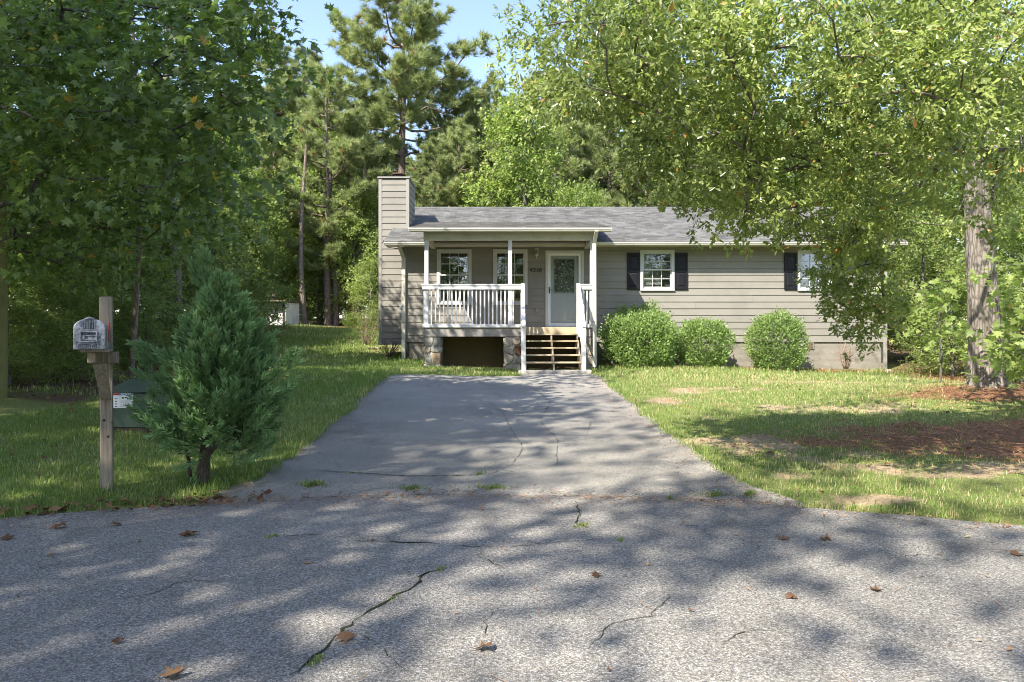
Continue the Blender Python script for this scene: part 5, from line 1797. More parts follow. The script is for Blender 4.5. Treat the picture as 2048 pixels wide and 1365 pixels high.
# ---- generic broadleaf trees, modelled 10 m tall and reused at other sizes
def hardwood_meshes(seed, leafmat, H=10.0, R=3.2, base=.22, lobes=10, ncl=190, per=8, tips=10, size=.19, low=False, trunk_mat='grey_bark', spread=.8):
    rng = np.random.default_rng(seed)
    L = []
    for i in range(lobes):
        u = (i + .5) / lobes
        z = H * (base + (1 - base) * u)
        prof = math.sin(math.pi * min(1, .12 + .88 * (1 - abs(u - .42) * 1.25))) if not low else 1 - .5 * u
        a = i * 2.4 + rng.uniform(-.4, .4)
        rr = R * max(.12, .55 * (1 - u) ** .5 + .25) * rng.uniform(.5, 1)
        L.append((rr * math.cos(a), rr * math.sin(a), min(z, H * .9), R * rng.uniform(.34, .52) * (1.05 - .45 * u)))
    L.append((0, 0, H * .86, H * .11))
    L = np.array(L)
    pick = rng.choice(len(L), ncl, p=L[:, 3] ** 2 / (L[:, 3] ** 2).sum())
    C = L[pick, :3] + rand_unit(ncl, rng) * (L[pick, 3] * rng.uniform(.45, 1.05, ncl))[:, None]
    C[:, 2] = np.maximum(C[:, 2], H * .1)
    bend = rng.normal(size=2) * .25
    tp = [(0, 0, -.5), (0, 0, .3), (bend[0] * .4, bend[1] * .4, H * .25), (bend[0], bend[1], H * .5), (bend[0] * .5, bend[1] * .5, H * .75), (0, 0, H * .93)]
    tr = [.2, .17, .14, .1, .06, .02]
    tubes, dirs = grow(tp, tr, C, rng, rmin=.012, power=.42, sag=.05, step=.8, nsides=5)
    tubes.append((np.array(tp), np.array(tr), 10))
    wood = tubes_mesh('trunk', tubes, M[trunk_mat])
    crown, _ = leaf_cloud('crown', LEAF_OVATE, C, spread, per, size, M[leafmat], rng, dirs, tips=tips, flat=.5, droop=.2, tip_spread=.10, face=.8 * unit(np.stack([C[:, 0], C[:, 1], .3 * C[:, 2]], -1)))
    return wood, crown

def pine_meshes(seed, H=20.0, R=4.2, base=.33, whorls=17, slim=1.0, size=.40, per=34, bare=0):
    rng = np.random.default_rng(seed)
    tubes = []
    lean = rng.normal(size=2) * .25
    def axis(z):
        return np.array((lean[0] * (z / H) ** 2 + .06 * math.sin(z * .6 + seed), lean[1] * (z / H) ** 2, z))
    zz = np.linspace(-.5, H * .985, 22)
    tubes.append((np.array([axis(z) for z in zz]), np.array([.27 * slim * (1 - .93 * max(0, z) / H) + .015 for z in zz]), 12))
    pos, dr = [], []
    for w in range(whorls):
        u = w / (whorls - 1)
        z = H * (base + (1 - base) * (u ** .92)) * .985
        prof = (1 - u) ** .62 * (.55 + .9 * min(1, u * 2.4)) / 1.1
        nb = rng.integers(3, 6)
        a0 = rng.uniform(0, 6.28)
        for b in range(nb):
            a = a0 + b * 6.283 / nb + rng.uniform(-.35, .35)
            ln = R * max(.1, prof) * rng.uniform(.6, 1.15)
            z1 = z + rng.uniform(-.35, .35)
            rise = (.05 + .45 * u) * ln
            s = axis(z1)
            d2 = np.array((math.cos(a), math.sin(a), 0))
            m = 7
            tt = np.linspace(0, 1, m)
            pts = np.array([s + d2 * ln * q + np.array((0, 0, rise * q - .10 * ln * math.sin(q * 3.14) + .16 * ln * q * q)) for q in tt])
            pts[1:-1] += rng.normal(size=(m - 2, 3)) * .04 * ln
            r0 = .012 + .017 * ln
            tubes.append((pts, r0 * (1 - .8 * tt), 5))
            ns = max(4, int(ln * 6.0))
            for k in range(ns):
                q = rng.uniform(.32, 1.0)
                i = min(m - 2, int(q * (m - 1)))
                p = pts[i] + (pts[i + 1] - pts[i]) * (q * (m - 1) - i)
                side = np.array((-d2[1], d2[0], 0)) * rng.choice((-1, 1))
                sl = ln * .36 * rng.uniform(.4, 1.1) * (1.25 - q * .7)
                sd = unit(d2 * .7 + side * rng.uniform(.2, 1.1) + np.array((0, 0, rng.uniform(.05, .5))))
                e = p + sd * sl
                tubes.append((np.array([p, (p + e) / 2 + np.array((0, 0, -.03)), e]), np.array([.012, .010, .006]), 3))
                for j in range(max(3, int(sl * 5.5))):
                    v = rng.uniform(.4, 1.0)
                    off = rng.normal(size=3) * .10
                    pos.append(p + sd * sl * v + off)
                    dr.append(unit(sd + np.array((0, 0, .55)) + off * 2.0))
            pos.append(pts[-1])
            dr.append(unit(pts[-1] - pts[-2]))
    for k in range(14):
        p = axis(H * rng.uniform(.93, .99)) + rng.normal(size=3) * .12
        pos.append(p)
        dr.append(unit(np.array((0, 0, 1.0)) + rng.normal(size=3) * .4))
    for k in range(bare):       # dead lower limbs
        z = H * rng.uniform(.18, base)
        a = rng.uniform(0, 6.28)
        s = axis(z)
        ln = rng.uniform(.6, 2.0)
        tubes.append((np.array([s, s + np.array((math.cos(a) * ln * .6, math.sin(a) * ln * .6, .1)), s + np.array((math.cos(a) * ln, math.sin(a) * ln, -.1))]), np.array([.03, .02, .006]), 4))
    pos, dr = np.array(pos), np.array(dr)
    n = len(pos)
    fw = unit(np.repeat(dr, per, axis=0) * .8 + rng.normal(size=(n * per, 3)) * .62)
    up = rand_unit(n * per, rng)
    pp = np.repeat(pos, per, axis=0) + rng.normal(size=(n * per, 3)) * .03
    T = [(0, -.045, 0), (0, .045, 0), (1.0, 0, 0)]
    V, Fc, own = scatter(T, NEEDLE[1], pp, fw, up, size * rng.uniform(.7, 1.15, n * per))
    var = np.clip(np.repeat(rng.uniform(.05, .75, n), per) + rng.uniform(-.15, .2, n * per), 0, .96)
    brown = np.repeat(rng.uniform(size=n) < .022, per)
    var = np.where(brown, 1.0, var)
    crown = big_mesh('crown', V, Fc, M['pine_needle'], var[own])
    wood = tubes_mesh('trunk', tubes, M['pine_bark'])
    return wood, crown

HW = {'a': hardwood_meshes(1, 'wood_leaf'), 'b': hardwood_meshes(2, 'wood_leaf', R=2.6, lobes=12), 'c': hardwood_meshes(3, 'light_leaf', R=2.7, lobes=11, ncl=210),
      'd': hardwood_meshes(4, 'wood_leaf', R=3.6, base=.08, lobes=11, low=True, ncl=210), 'f': hardwood_meshes(12, 'wood_leaf', R=3.3, ncl=66, per=7, tips=8, size=.16, spread=.42), 'e': hardwood_meshes(7, 'light_leaf', R=3.3, base=.06, lobes=10, low=True, ncl=210)}
PN = {'a': pine_meshes(5, 22, 5.6, .20, 20, 1.15, bare=8), 'b': pine_meshes(6, 20, 3.2, .36, 15, .8, bare=12), 'c': pine_meshes(8, 18, 4.0, .22, 15, .85, bare=6)}
PH = {'a': 22.0, 'b': 20.0, 'c': 18.0}

def plant(name, meshes, label, cat, loc, scale, rotz, group=None, sxy=None):
    x, y = loc
    z = float(hz(x, y))
    t = thing(name, label, cat, (x, y, z - .05), group)
    t.scale = (sxy or scale, sxy or scale, scale)
    t.rotation_euler = (0, 0, rotz)
    for nm, me in zip(('trunk', 'crown'), meshes):
        o = bpy.data.objects.new(nm, me)
        COL.objects.link(o)
        o.parent = t
    return t

def hw_at(px, top, d, kind, label, group=None, wide=1.0, name='broadleaf_tree', rot=None):
    x = X(px, d)
    h = Z(top, d) - float(hz(x, d))
    s = h / 9.7
    return plant(name, HW[kind], label, 'tree', (x, d), s, rot if rot is not None else px * .37, group, s * wide)

def pn_at(px, top, d, kind, label, group=None, wide=1.0, rot=None):
    x = X(px, d)
    h = Z(top, d) - float(hz(x, d))
    s = h / PH[kind]
    return plant('pine_tree', PN[kind], label, 'tree', (x, d), s, rot if rot is not None else px * .53, group, s * wide)

GB = 'trees of the wood behind the house'
pn_at(806, -60, 37, 'a', 'tallest pine, its wide crown rising straight behind the chimney', GB, 1.12, 0.6)
pn_at(552, 82, 40, 'b', 'slender pine with thin crown standing left of the tallest pine', GB, 1.0)
pn_at(655, 150, 33, 'c', 'bushy pine between the slender pine and the tallest pine', GB, 1.05, 1.1)
pn_at(930, 200, 41, 'c', 'dark pine just right of the tallest pine, above the roof', GB, 1.0)
pn_at(1120, 140, 43, 'a', 'pine rising behind the pale green tree, above the middle of the roof', GB, 1.0)
pn_at(1290, 165, 34, 'c', 'pine with a dark forked trunk behind the roof, partly hidden by oak leaves', GB, 1.0, 2.0)
pn_at(700, 230, 46, 'b', 'pine far behind the bushy pine, left of the chimney', GB, 1.2)
pn_at(480, 170, 46, 'a', 'broad pine behind the slender pine, at the edge of the sweetgum leaves', GB, 1.0)
pn_at(1480, 120, 46, 'a', 'pine far behind the oak, seen through its leaves', GB, 1.1)
hw_at(1035, 205, 31, 'c', 'pale green broadleaf tree above the middle of the house roof', GB, .95)
pn_at(925, 250, 33, 'c', 'soft pine above the porch roof', GB, 1.0, 0.4)
hw_at(1160, 370, 29.5, 'b', 'low green tree just behind the ridge of the roof', GB, .95)
pn_at(862, 285, 32, 'c', 'dark pine just right of the chimney', GB, 1.0, 1.9)
hw_at(720, 370, 33, 'c', 'young bright green tree just left of the chimney', GB, .95)
hw_at(590, 395, 36, 'a', 'dark green tree leaning over the shed', GB, 1.1)
hw_at(670, 440, 34.5, 'd', 'dense low tree at the back of the yard, right of the shed', GB, .9)
hw_at(738, 520, 30, 'e', 'bright leafy bush beside the chimney at the back of the yard', GB, 1.0, 'bush')
hw_at(510, 350, 33, 'd', 'large dark leafy tree behind the shed', GB, .9)
hw_at(1390, 260, 33, 'a', 'green tree behind the roof, half hidden by the oak', GB, 1.0)
hw_at(1560, 240, 32, 'c', 'light green tree behind the roof, under the oak branches', GB, 1.0)
hw_at(1720, 240, 30, 'b', 'tall green tree behind the far right end of the roof', GB, 1.2)
hw_at(450, 240, 30, 'c', 'pale leafy tree behind the dark thicket, left of the shed', GB, 1.0)
pn_at(612, 105, 43, 'a', 'pine top showing between the slender pine and the tallest pine', GB, .9, 0.3)
pn_at(985, 165, 44, 'a', 'pine top to the right of the tallest pine, below the open sky', GB, .9, 1.4)
pn_at(1060, 160, 47, 'c', 'pale pine top behind the pale green tree', GB, 1.1, 2.2)
pn_at(1225, 105, 45, 'a', 'pine top at the left fringe of the oak leaves', GB, 1.1, 0.9)
hw_at(640, 250, 37, 'c', 'pale broadleaf tree under the bushy pine', GB, 1.0)
pn_at(880, 240, 40, 'c', 'pine filling the gap right of the chimney', GB, 1.1)
pn_at(965, 220, 38, 'c', 'lighter pine rising between the dark pine and the pale green tree', GB, .9)
pn_at(1110, 190, 37, 'c', 'broad soft pine right of the pale green tree', GB, 1.0)
pn_at(1215, 170, 38, 'c', 'tall soft pine above the right half of the roof', GB, 1.0)
pn_at(745, 200, 42, 'c', 'pine behind the chimney top', GB, 1.1)
# right side of the house
GR = 'leafy growth to the right of the house'
hw_at(1850, 420, 21, 'e', 'bright leafy bush just right of the house corner', GR, 1.05, 'bush')
hw_at(1960, 330, 23, 'a', 'green tree behind the oak trunk', GR, 1.2)
hw_at(2040, 440, 15.5, 'e', 'bright leafy bush right behind the oak trunk', GR, 1.0, 'bush')
hw_at(1905, 560, 17.5, 'd', 'low bush with dark shaded foot between house and oak trunk', GR, 1.3, 'bush')
hw_at(2120, 250, 18, 'c', 'light green tree at the far right edge behind the oak', GR, 1.0)
hw_at(1815, 250, 26, 'b', 'tree rising behind the right corner of the house', GR, 1.1)
# dark wood on the left
GL = 'trees and shrubs of the dark wood on the left'
lw = [(-30, 300, 15, 'd', 1.2), (70, 240, 18, 'a', 1.3), (130, 420, 13.5, 'd', 1.25), (190, 200, 22, 'b', 1.4), (240, 440, 15, 'd', 1.3), (300, 230, 20, 'a', 1.2), (330, 450, 17.5, 'd', 1.2),
      (390, 300, 24, 'b', 1.4), (420, 440, 20, 'd', 1.2), (480, 420, 24, 'd', 1.1), (20, 470, 11.5, 'd', 1.25), (160, 330, 26, 'a', 1.4), (260, 300, 29, 'a', 1.4), (350, 280, 31, 'a', 1.4), (60, 330, 24, 'b', 1.5), (-60, 200, 22, 'a', 1.4)]
THICKET = ['low dense tree at the left edge, right behind the utility pole', 'tree rising behind the utility pole in the left wood', 'low dense tree above and left of the mailbox', 'tall tree deep in the left wood above the mailbox',
           'low dense tree between the mailbox post and the juniper top', 'tree in the left wood above the juniper, under the sweetgum leaves', 'low dense tree right behind the juniper top', 'tall tree deep in the wood to the right of the juniper',
           'low dense tree to the right of the juniper top', 'low dense tree at the left side of the shed', 'nearest low tree at the left edge, beside the foot of the utility pole', 'far tree deep in the left wood, straight above the mailbox post',
           'far tree deep in the left wood, above the left side of the juniper', 'far tree deep in the left wood, above the right side of the juniper', 'far tree deep in the left wood, just right of the utility pole', 'far tree at the left edge, half out of the picture']
for i, (px, top, d, k, wd) in enumerate(lw):
    hw_at(px, top, d, k, THICKET[i], GL, wd, 'thicket_tree', rot=i * 1.3)
hw_at(150, -200, 13.6, 'a', 'tall tree of the thicket whose top is out of the picture', GL, .8, 'thicket_tree')
LOWS = ['low shrub left of the mailbox, in front of the dark thicket', 'low shrub right behind the mailbox', 'low shrub between the mailbox post and the juniper', 'low shrub hidden behind the middle of the juniper', 'nearest low shrub, beside the foot of the utility pole', 'far low shrub behind the mailbox post', 'low shrub to the right of the juniper, near the shed']
for i, (px, top, d) in enumerate([(95, 560, 10.8), (165, 600, 12.2), (280, 590, 13.5), (330, 600, 15.5), (20, 600, 9.9), (225, 640, 17), (420, 610, 23)]):
    hw_at(px, top, d, 'd', LOWS[i], 'low shrubs under the dark thicket', 1.5, 'thicket_shrub', rot=i * 2.1)
# far trees that close the view
for i, (px, top, d, k) in enumerate([(-150, 150, 52, 'a'), (80, 180, 55, 'c'), (250, 160, 53, 'a'), (420, 230, 56, 'c'), (620, 270, 58, 'a'), (780, 300, 55, 'c'), (870, 300, 52, 'a'), (1010, 300, 57, 'c'),
                                     (1180, 250, 56, 'a'), (1330, 220, 52, 'c'), (1600, 200, 56, 'a'), (1750, 220, 54, 'c'), (1900, 180, 55, 'a'), (2100, 160, 52, 'c')]):
    pn_at(px, top, d, k, 'far pine closing the view at the back of the wood', 'far pines at the back of the wood', 1.35, rot=i * 1.7)
for i, (px, top, d, k) in enumerate([(560, 430, 44, 'd'), (640, 420, 42, 'e'), (710, 430, 43, 'a'), (780, 430, 42, 'e'), (860, 420, 43, 'd'), (960, 420, 44, 'e'), (1080, 420, 43, 'd'), (1230, 420, 43, 'e'),
                                     (1380, 400, 44, 'd'), (1500, 400, 44, 'e'), (1650, 400, 44, 'd'), (460, 420, 44, 'd'), (380, 420, 45, 'a'), (1780, 400, 40, 'e'), (1880, 420, 36, 'd'), (2000, 400, 34, 'e')]):
    hw_at(px, top, d, k, 'leafy undergrowth tree between the far pine trunks', 'undergrowth trees among the far pines', 1.5, rot=i * 2.3)
# bare trunks that show between the leaves at the back of the yard
for i, (px, d, r, lab) in enumerate([(666, 33.2, .15, 'straight pale trunk between the shed and the chimney'), (700, 34, .09, 'thin dark trunk right of the straight pale trunk'), (608, 31.5, .13, 'dark trunk standing close beside the shed'), (723, 33, .10, 'thin trunk nearest the chimney at the back of the yard'), (78, 12.5, .07, 'slim dark trunk in the thicket right of the utility pole'), (172, 14.5, .06, 'thin upright trunk in the thicket above the mailbox'), (262, 11.6, .045, 'thin dark stem rising behind the mailbox post'), (345, 17, .10, 'straight trunk in the thicket behind the juniper'), (452, 24, .11, 'trunk in the thicket left of the shed')]):
    x = X(px, d)
    z0 = float(hz(x, d))
    zz = np.linspace(z0 - .3, z0 + 9, 9)
    me = tubes_mesh('tree_trunk', [(np.array([(x + .15 * math.sin(z * .5 + i), d, z) for z in zz]), r * (1.05 - .07 * (zz - z0)), 10)], M['pine_bark'])
    tag(link('tree_trunk', me), lab, 'tree trunk', 'trunks at the back of the yard')

# trees that stand outside the picture and throw the broken shade over road and drive
GS = 'trees standing round the turning circle behind the camera'
for i, (kind, k, x, y, h, wd) in enumerate([('h', 'f', -12.6, -7.4, 20, .75), ('h', 'f', -9.8, -7.4, 17, .9), ('h', 'f', -11.6, -5.6, 16, .8), ('h', 'f', -10.6, -3.2, 18, .85), ('h', 'f', -10.6, 1.6, 14, 1.1), ('p', 'b', -12.6, -1.5, 19, 1.1), ('h', 'f', -13.5, 6.5, 13, 1.2), ('h', 'a', -16, 10.5, 14, 1.3),
                                            ('h', 'f', -10.6, 6.0, 11, 1.0), ('h', 'b', 3.8, -15, 15, 1.2), ('h', 'a', 9.5, -14, 15, 1.3), ('h', 'a', -2.0, -18, 16, 1.4), ('h', 'b', 14, -8, 14, 1.3), ('h', 'a', -16, -16, 15, 1.4)]):
    if kind == 'p':
        s = h / PH[k]
        plant('pine_tree', PN[k], 'tall pine beside the turning circle, behind the camera', 'tree', (x, y), s, i * 1.9, GS, s * wd)
    else:
        s = h / 9.7
        plant('broadleaf_tree', HW[k], 'leafy tree beside the turning circle, behind the camera', 'tree', (x, y), s, i * 1.9, GS, s * wd)
# ------------------------------------------------------------------ shrubs and low plants
def juniper():
    rng = np.random.default_rng(5)
    d = 5.45
    bx, by = X(405, d), d
    zg = float(hz(bx, by))
    t = thing('juniper', 'blue green juniper bush with feathery upright sprays beside the mailbox', 'bush', (bx, by, zg))
    cx = X(432, d)
    ztop = Z(522, d)
    # envelope: half width as a function of height
    def hw(z):
        u = np.clip((z - zg - .30) / (ztop - zg - .30), 0, 1)
        return np.interp(u, [0, .08, .2, .38, .55, .75, .9, 1.0], [.30, .50, .64, .60, .44, .24, .12, .03])
    def cxz(z):
        u = np.clip((z - zg) / (ztop - zg), 0, 1)
        return cx + .05 * (1 - u) - .02 * u
    nb = 115
    z = zg + .46 + (ztop - zg - .52) * rng.beta(1.0, 1.3, nb)
    a = rng.uniform(0, 2 * math.pi, nb)
    rr = hw(z) * rng.uniform(.30, 1.0, nb) ** .5 * (1 + .16 * np.sin(a * 3 + z * 5) + .10 * np.cos(a * 2 - z * 9)) * (1 + .12 * np.cos(a))
    bt = np.stack([cxz(z) + rr * np.cos(a), by + .03 + rr * .85 * np.sin(a), z + .04], -1)
    ex = np.array([(X(275, d), by - .1, Z(680, d)), (X(605, d), by - .05, Z(700, d)), (X(410, d), by, Z(505, d)), (X(300, d), by + .1, Z(745, d)), (X(585, d), by, Z(770, d)), (X(330, d), by - .2, Z(830, d)), (X(350, d), by - .2, Z(870, d)), (X(560, d), by - .1, Z(850, d))])
    bt = np.concatenate([bt, ex])
    bo = np.stack([bt[:, 0] - cxz(bt[:, 2]), bt[:, 1] - by, np.full(len(bt), .35)], -1)
    bo = unit(unit(bo) + np.array((0, 0, .55)))
    ppb = 9
    back = rng.uniform(0, .26, (len(bt), ppb))
    back[:, 0] = 0
    sprd = rng.normal(size=(len(bt), ppb, 3)) * (.02 + .26 * back)[..., None]
    tip = (bt[:, None, :] - bo[:, None, :] * back[..., None] + sprd).reshape(-1, 3)
    out = np.stack([tip[:, 0] - cxz(tip[:, 2]), tip[:, 1] - by, np.zeros(len(tip))], -1)
    rad = np.linalg.norm(out, axis=1)
    dirv = unit(unit(out) * (0.25 + .75 * rad / .65)[:, None] + np.array((0, 0, 1.0)) * (1.05 - .25 * rad / .65)[:, None] + rng.normal(size=tip.shape) * .16)
    low = tip[:, 2] < zg + .55
    dirv[low] = unit(dirv[low] * np.array((1, 1, .3)) + rng.normal(size=(low.sum(), 3)) * .2)
    L = rng.uniform(.12, .27, len(tip))
    basep = tip - dirv * L[:, None]
    # needle sprays along each plume
    k = 64
    u = np.tile(np.linspace(.02, 1.0, k), len(tip)) ** .8
    B = np.repeat(basep, k, axis=0)
    D = np.repeat(dirv, k, axis=0)
    LL = np.repeat(L, k)
    side = rand_unit(len(B), rng)
    side = unit(side - (side * D).sum(1)[:, None] * D)
    thick = .034 * (1 - u * .8)
    pos = B + D * (u * LL)[:, None] + side * (thick * rng.uniform(0, 1, len(B)))[:, None]
    fw = unit(D + side * .62 + rng.normal(size=D.shape) * .12)
    up = rand_unit(len(B), rng)
    T = [(0, -.10, 0), (0, .10, 0), (.6, .09, .02), (1.0, 0, 0), (.6, -.09, .02)]
    V, Fc, own = scatter(T, [(0, 1, 2), (0, 2, 4), (4, 2, 3)], pos, fw, up, rng.uniform(.032, .058, len(B)))
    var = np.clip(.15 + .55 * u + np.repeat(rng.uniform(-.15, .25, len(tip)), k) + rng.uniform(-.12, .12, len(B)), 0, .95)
    dead = rng.uniform(size=len(B)) < .003
    var = np.where(dead, 1.0, var)
    link('foliage', big_mesh('foliage', V, Fc, M['juniper_leaf'], var[own]), None, t)
    tr = [(bx, by, zg - .1), (bx + .01, by, zg + .15), (bx + .03, by, zg + .32), (bx + .06, by + .01, zg + .6), (cx - .02, by, zg + 1.0), (cx, by, ztop - .25)]
    tubes, _ = grow(tr, [.05, .042, .036, .03, .02, .006], basep[rng.choice(len(basep), 150, False)], rng, rmin=.0028, power=.42, sag=-.05, step=.12, pref=.25)
    tubes.append((np.array(tr), np.array([.055, .045, .04, .032, .02, .006]), 12))
    tubes.append((np.array([(bx + .02, by, zg + .22), (bx + .14, by - .02, zg + .36), (bx + .30, by - .02, zg + .50), (bx + .42, by, zg + .62)]), np.array([.028, .022, .016, .008]), 8))
    tubes.append((np.array([(bx - .1, by + .02, zg - .05), (bx - .12, by + .02, zg + .2), (bx - .18, by, zg + .45)]), np.array([.018, .014, .007]), 6))
    tubes.append((np.array([(bx + .03, by - .02, zg + .26), (bx + .3, by - .05, zg + .40), (bx + .62, by - .02, zg + .47)]), np.array([.012, .009, .004]), 6))
    link('trunk', tubes_mesh('trunk', tubes, M['juniper_bark']), None, t)
juniper()

def boxwood(px0, px1, top, base_py, d, label, seed, n=9000, depth=None):
    rng = np.random.default_rng(seed)
    x0, x1 = X(px0, d), X(px1, d)
    cx = (x0 + x1) / 2
    zg = float(hz(cx, d)) - .02
    ztop = Z(top, d)
    rx, rz = (x1 - x0) / 2, (ztop - zg) / 2 * 1.04
    ry = depth or rx * .85
    t = thing('boxwood_shrub', label, 'shrub', (cx, d, zg), 'clipped shrubs along the front wall')
    q = rand_unit(n, rng)
    bump = 1 + .13 * np.sin(q[:, 0] * 7 + seed) * np.sin(q[:, 2] * 6 + seed * 2) + .07 * np.sin(q[:, 1] * 11 + q[:, 0] * 9) + .05 * rng.normal(size=n)
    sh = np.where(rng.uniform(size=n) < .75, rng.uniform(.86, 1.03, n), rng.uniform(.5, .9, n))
    sq = np.sign(q) * np.abs(q) ** .85
    pos = np.stack([cx + rx * sq[:, 0] * bump * sh * .97, d + ry * sq[:, 1] * bump * sh, zg + rz * (1 + sq[:, 2] * bump * sh * .98)], -1)
    pos[:, 2] = np.maximum(pos[:, 2], zg + .03)
    fw = unit(q + np.array((0, 0, .5)) + rng.normal(size=(n, 3)) * .6)
    up = unit(q * .8 + rng.normal(size=(n, 3)) * .6)
    V, Fc, own = scatter(LEAF_OVATE[0], LEAF_OVATE[1], pos, fw, up, .066 * rng.uniform(.6, 1.3, n))
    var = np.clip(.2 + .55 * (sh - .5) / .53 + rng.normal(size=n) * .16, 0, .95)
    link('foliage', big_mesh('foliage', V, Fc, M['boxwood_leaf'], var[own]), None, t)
    # shoots that break the outline
    ns = 90
    sq = rand_unit(ns, rng)
    sq[:, 2] = np.abs(sq[:, 2]) * .9 + .1
    sq = unit(sq)
    sb = np.stack([cx + rx * sq[:, 0] * .96, d + ry * sq[:, 1] * .96, zg + rz * (1 + sq[:, 2] * .96)], -1)
    sl = rng.uniform(.05, .15, ns)
    dirs = unit(sq + np.array((0, 0, .7)) + rng.normal(size=(ns, 3)) * .2)
    kk = 10
    pp = np.repeat(sb, kk, 0) + np.repeat(dirs * sl[:, None], kk, 0) * np.tile(np.linspace(0, 1, kk), ns)[:, None]
    ff = unit(np.repeat(dirs, kk, 0) * .7 + rand_unit(ns * kk, rng))
    V, Fc, own = scatter(LEAF_OVATE[0], LEAF_OVATE[1], pp, ff, rand_unit(ns * kk, rng), .045)
    link('shoots', big_mesh('shoots', V, Fc, M['boxwood_leaf'], np.clip(.75 + rng.normal(size=ns * kk) * .12, 0, .95)[own]), None, t)
    C = pos[rng.choice(n, 60, False)] * .9 + np.array((cx, d, zg + rz)) * .1
    trk = [(cx, d, zg - .05), (cx, d, zg + .1), (cx + .02, d, zg + .25)]
    tubes, _ = grow(trk, [.03, .028, .02], C, rng, rmin=.004, power=.4, step=.2)
    link('stems', tubes_mesh('stems', tubes, M['dark_twig']), None, t)
boxwood(1203, 1352, 634, 732, 18.0, 'largest clipped green shrub, right beside the porch post', 3, 15000, .85)
boxwood(1356, 1460, 646, 732, 18.05, 'middle clipped green shrub between the largest one and the round one', 5, 9500)
boxwood(1497, 1606, 633, 732, 18.05, 'round clipped green shrub standing alone beside the foundation vent', 7, 9500)
boxwood(1215, 1345, 616, 732, 18.6, 'darker shrub rising close to the wall behind the largest clipped shrub', 9, 7000, .4)

def twig_bush(px, py, d, label, name, mat, n, h, spread, seed, leafy=0):
    rng = np.random.default_rng(seed)
    p = P(px, py, d)
    zg = float(hz(p[0], d)) if py is None else p[2]
    t = thing(name, label, 'shrub', (p[0], d, zg))
    tubes = []
    ends = []
    for i in range(n):
        a = rng.uniform(0, 6.28)
        tilt = rng.uniform(.1, 1.0) * spread
        dv = unit(np.array((math.cos(a) * tilt, math.sin(a) * tilt * .7, 1.0)))
        L = h * rng.uniform(.5, 1.1)
        b = np.array((p[0], d, zg)) + np.array((math.cos(a), math.sin(a), 0)) * .05
        pts = np.array([b + dv * L * q + rng.normal(size=3) * .02 * q for q in np.linspace(0, 1, 5)])
        tubes.append((pts, np.array([.008, .007, .005, .004, .002]), 4))
        ends.append(pts[-1])
        for k in range(4):
            s = pts[rng.integers(1, 4)]
            e = s + unit(dv + rng.normal(size=3) * .6) * L * .35
            tubes.append((np.array([s, (s + e) / 2, e]), np.array([.004, .003, .0015]), 3))
            ends.append(e)
    link('twigs', tubes_mesh('twigs', tubes, M[mat]), None, t)
    if leafy:
        me, _ = leaf_cloud('leaves', LEAF_OVATE, np.array(ends), .12, leafy, .05, M['light_leaf'], rng, tips=2, tip_spread=.03)
        link('leaves', me, None, t)
twig_bush(1692, 738, 18.2, 'dry bare twiggy plant by the right end of the foundation', 'twiggy_plant', 'dry_twig', 34, .68, .55, 2)
twig_bush(777, 714, 19.6, 'bush of dark bare stems growing under the overhanging chimney', 'bare_stem_bush', 'dark_twig', 22, .62, 1.1, 4)
twig_bush(735, 690, 21.5, 'loose pale leafed shrub left of the chimney base', 'pale_shrub', 'dry_twig', 20, 1.1, .6, 6, 6)

# leafy sapling with lobed leaves in front of the oak trunk
def sapling(px, d, top, label, seed, spread):
    rng = np.random.default_rng(seed)
    x = X(px, d)
    zg = float(hz(x, d))
    t = thing('sapling', label, 'sapling', (x, d, zg), 'saplings beside the oak trunk')
    H = Z(top, d) - zg
    C = np.stack([x + rng.normal(size=26) * spread, d + rng.normal(size=26) * spread * .7, zg + H * rng.uniform(.3, 1, 26)], -1)
    tr = [(x, d, zg - .1), (x + .03, d, zg + H * .3), (x - .02, d, zg + H * .6), (x, d, zg + H * .95)]
    tubes, dirs = grow(tr, [.022, .018, .012, .004], C, rng, rmin=.003, power=.4, step=.2)
    tubes.append((np.array(tr), np.array([.022, .018, .012, .004]), 8))
    link('trunk', tubes_mesh('trunk', tubes, M['grey_bark']), None, t)
    me, _ = leaf_cloud('crown', LEAF_STAR, C, .28, 4, .12, M['light_leaf'], rng, dirs, tips=4, flat=.8, droop=.4, tip_spread=.04)
    link('crown', me, None, t)
sapling(2065, 9.9, 520, 'sapling with lobed leaves overlapping the right side of the oak trunk', 3, .42)
sapling(1880, 12.5, 560, 'sapling with bright lobed leaves just left of the oak trunk', 4, .55)
sapling(2070, 9.0, 640, 'low sapling with lobed leaves at the right edge, in front of the oak', 8, .3)

# fallen log and thin poles on the wood floor at the left
for (a, b, r, lab) in ((P(130, 705, 13), P(250, 655, 15), .035, 'thin fallen pole leaning in the dark thicket'), (P(30, 735, 10.5), P(95, 640, 11.5), .06, 'crooked leaning dark trunk behind the mailbox, near the utility pole')):
    mid = (a + b) / 2 + np.array((.1, 0, .08))
    me = tubes_mesh('leaning_trunk', [(np.array([a - np.array((0, 0, .2)), a, mid, b, b + (b - mid) * .8]), np.array([r * 1.1, r, r * .9, r * .75, r * .4]), 9)], M['grey_bark'])
    tag(link('leaning_trunk', me), lab, 'trunk')

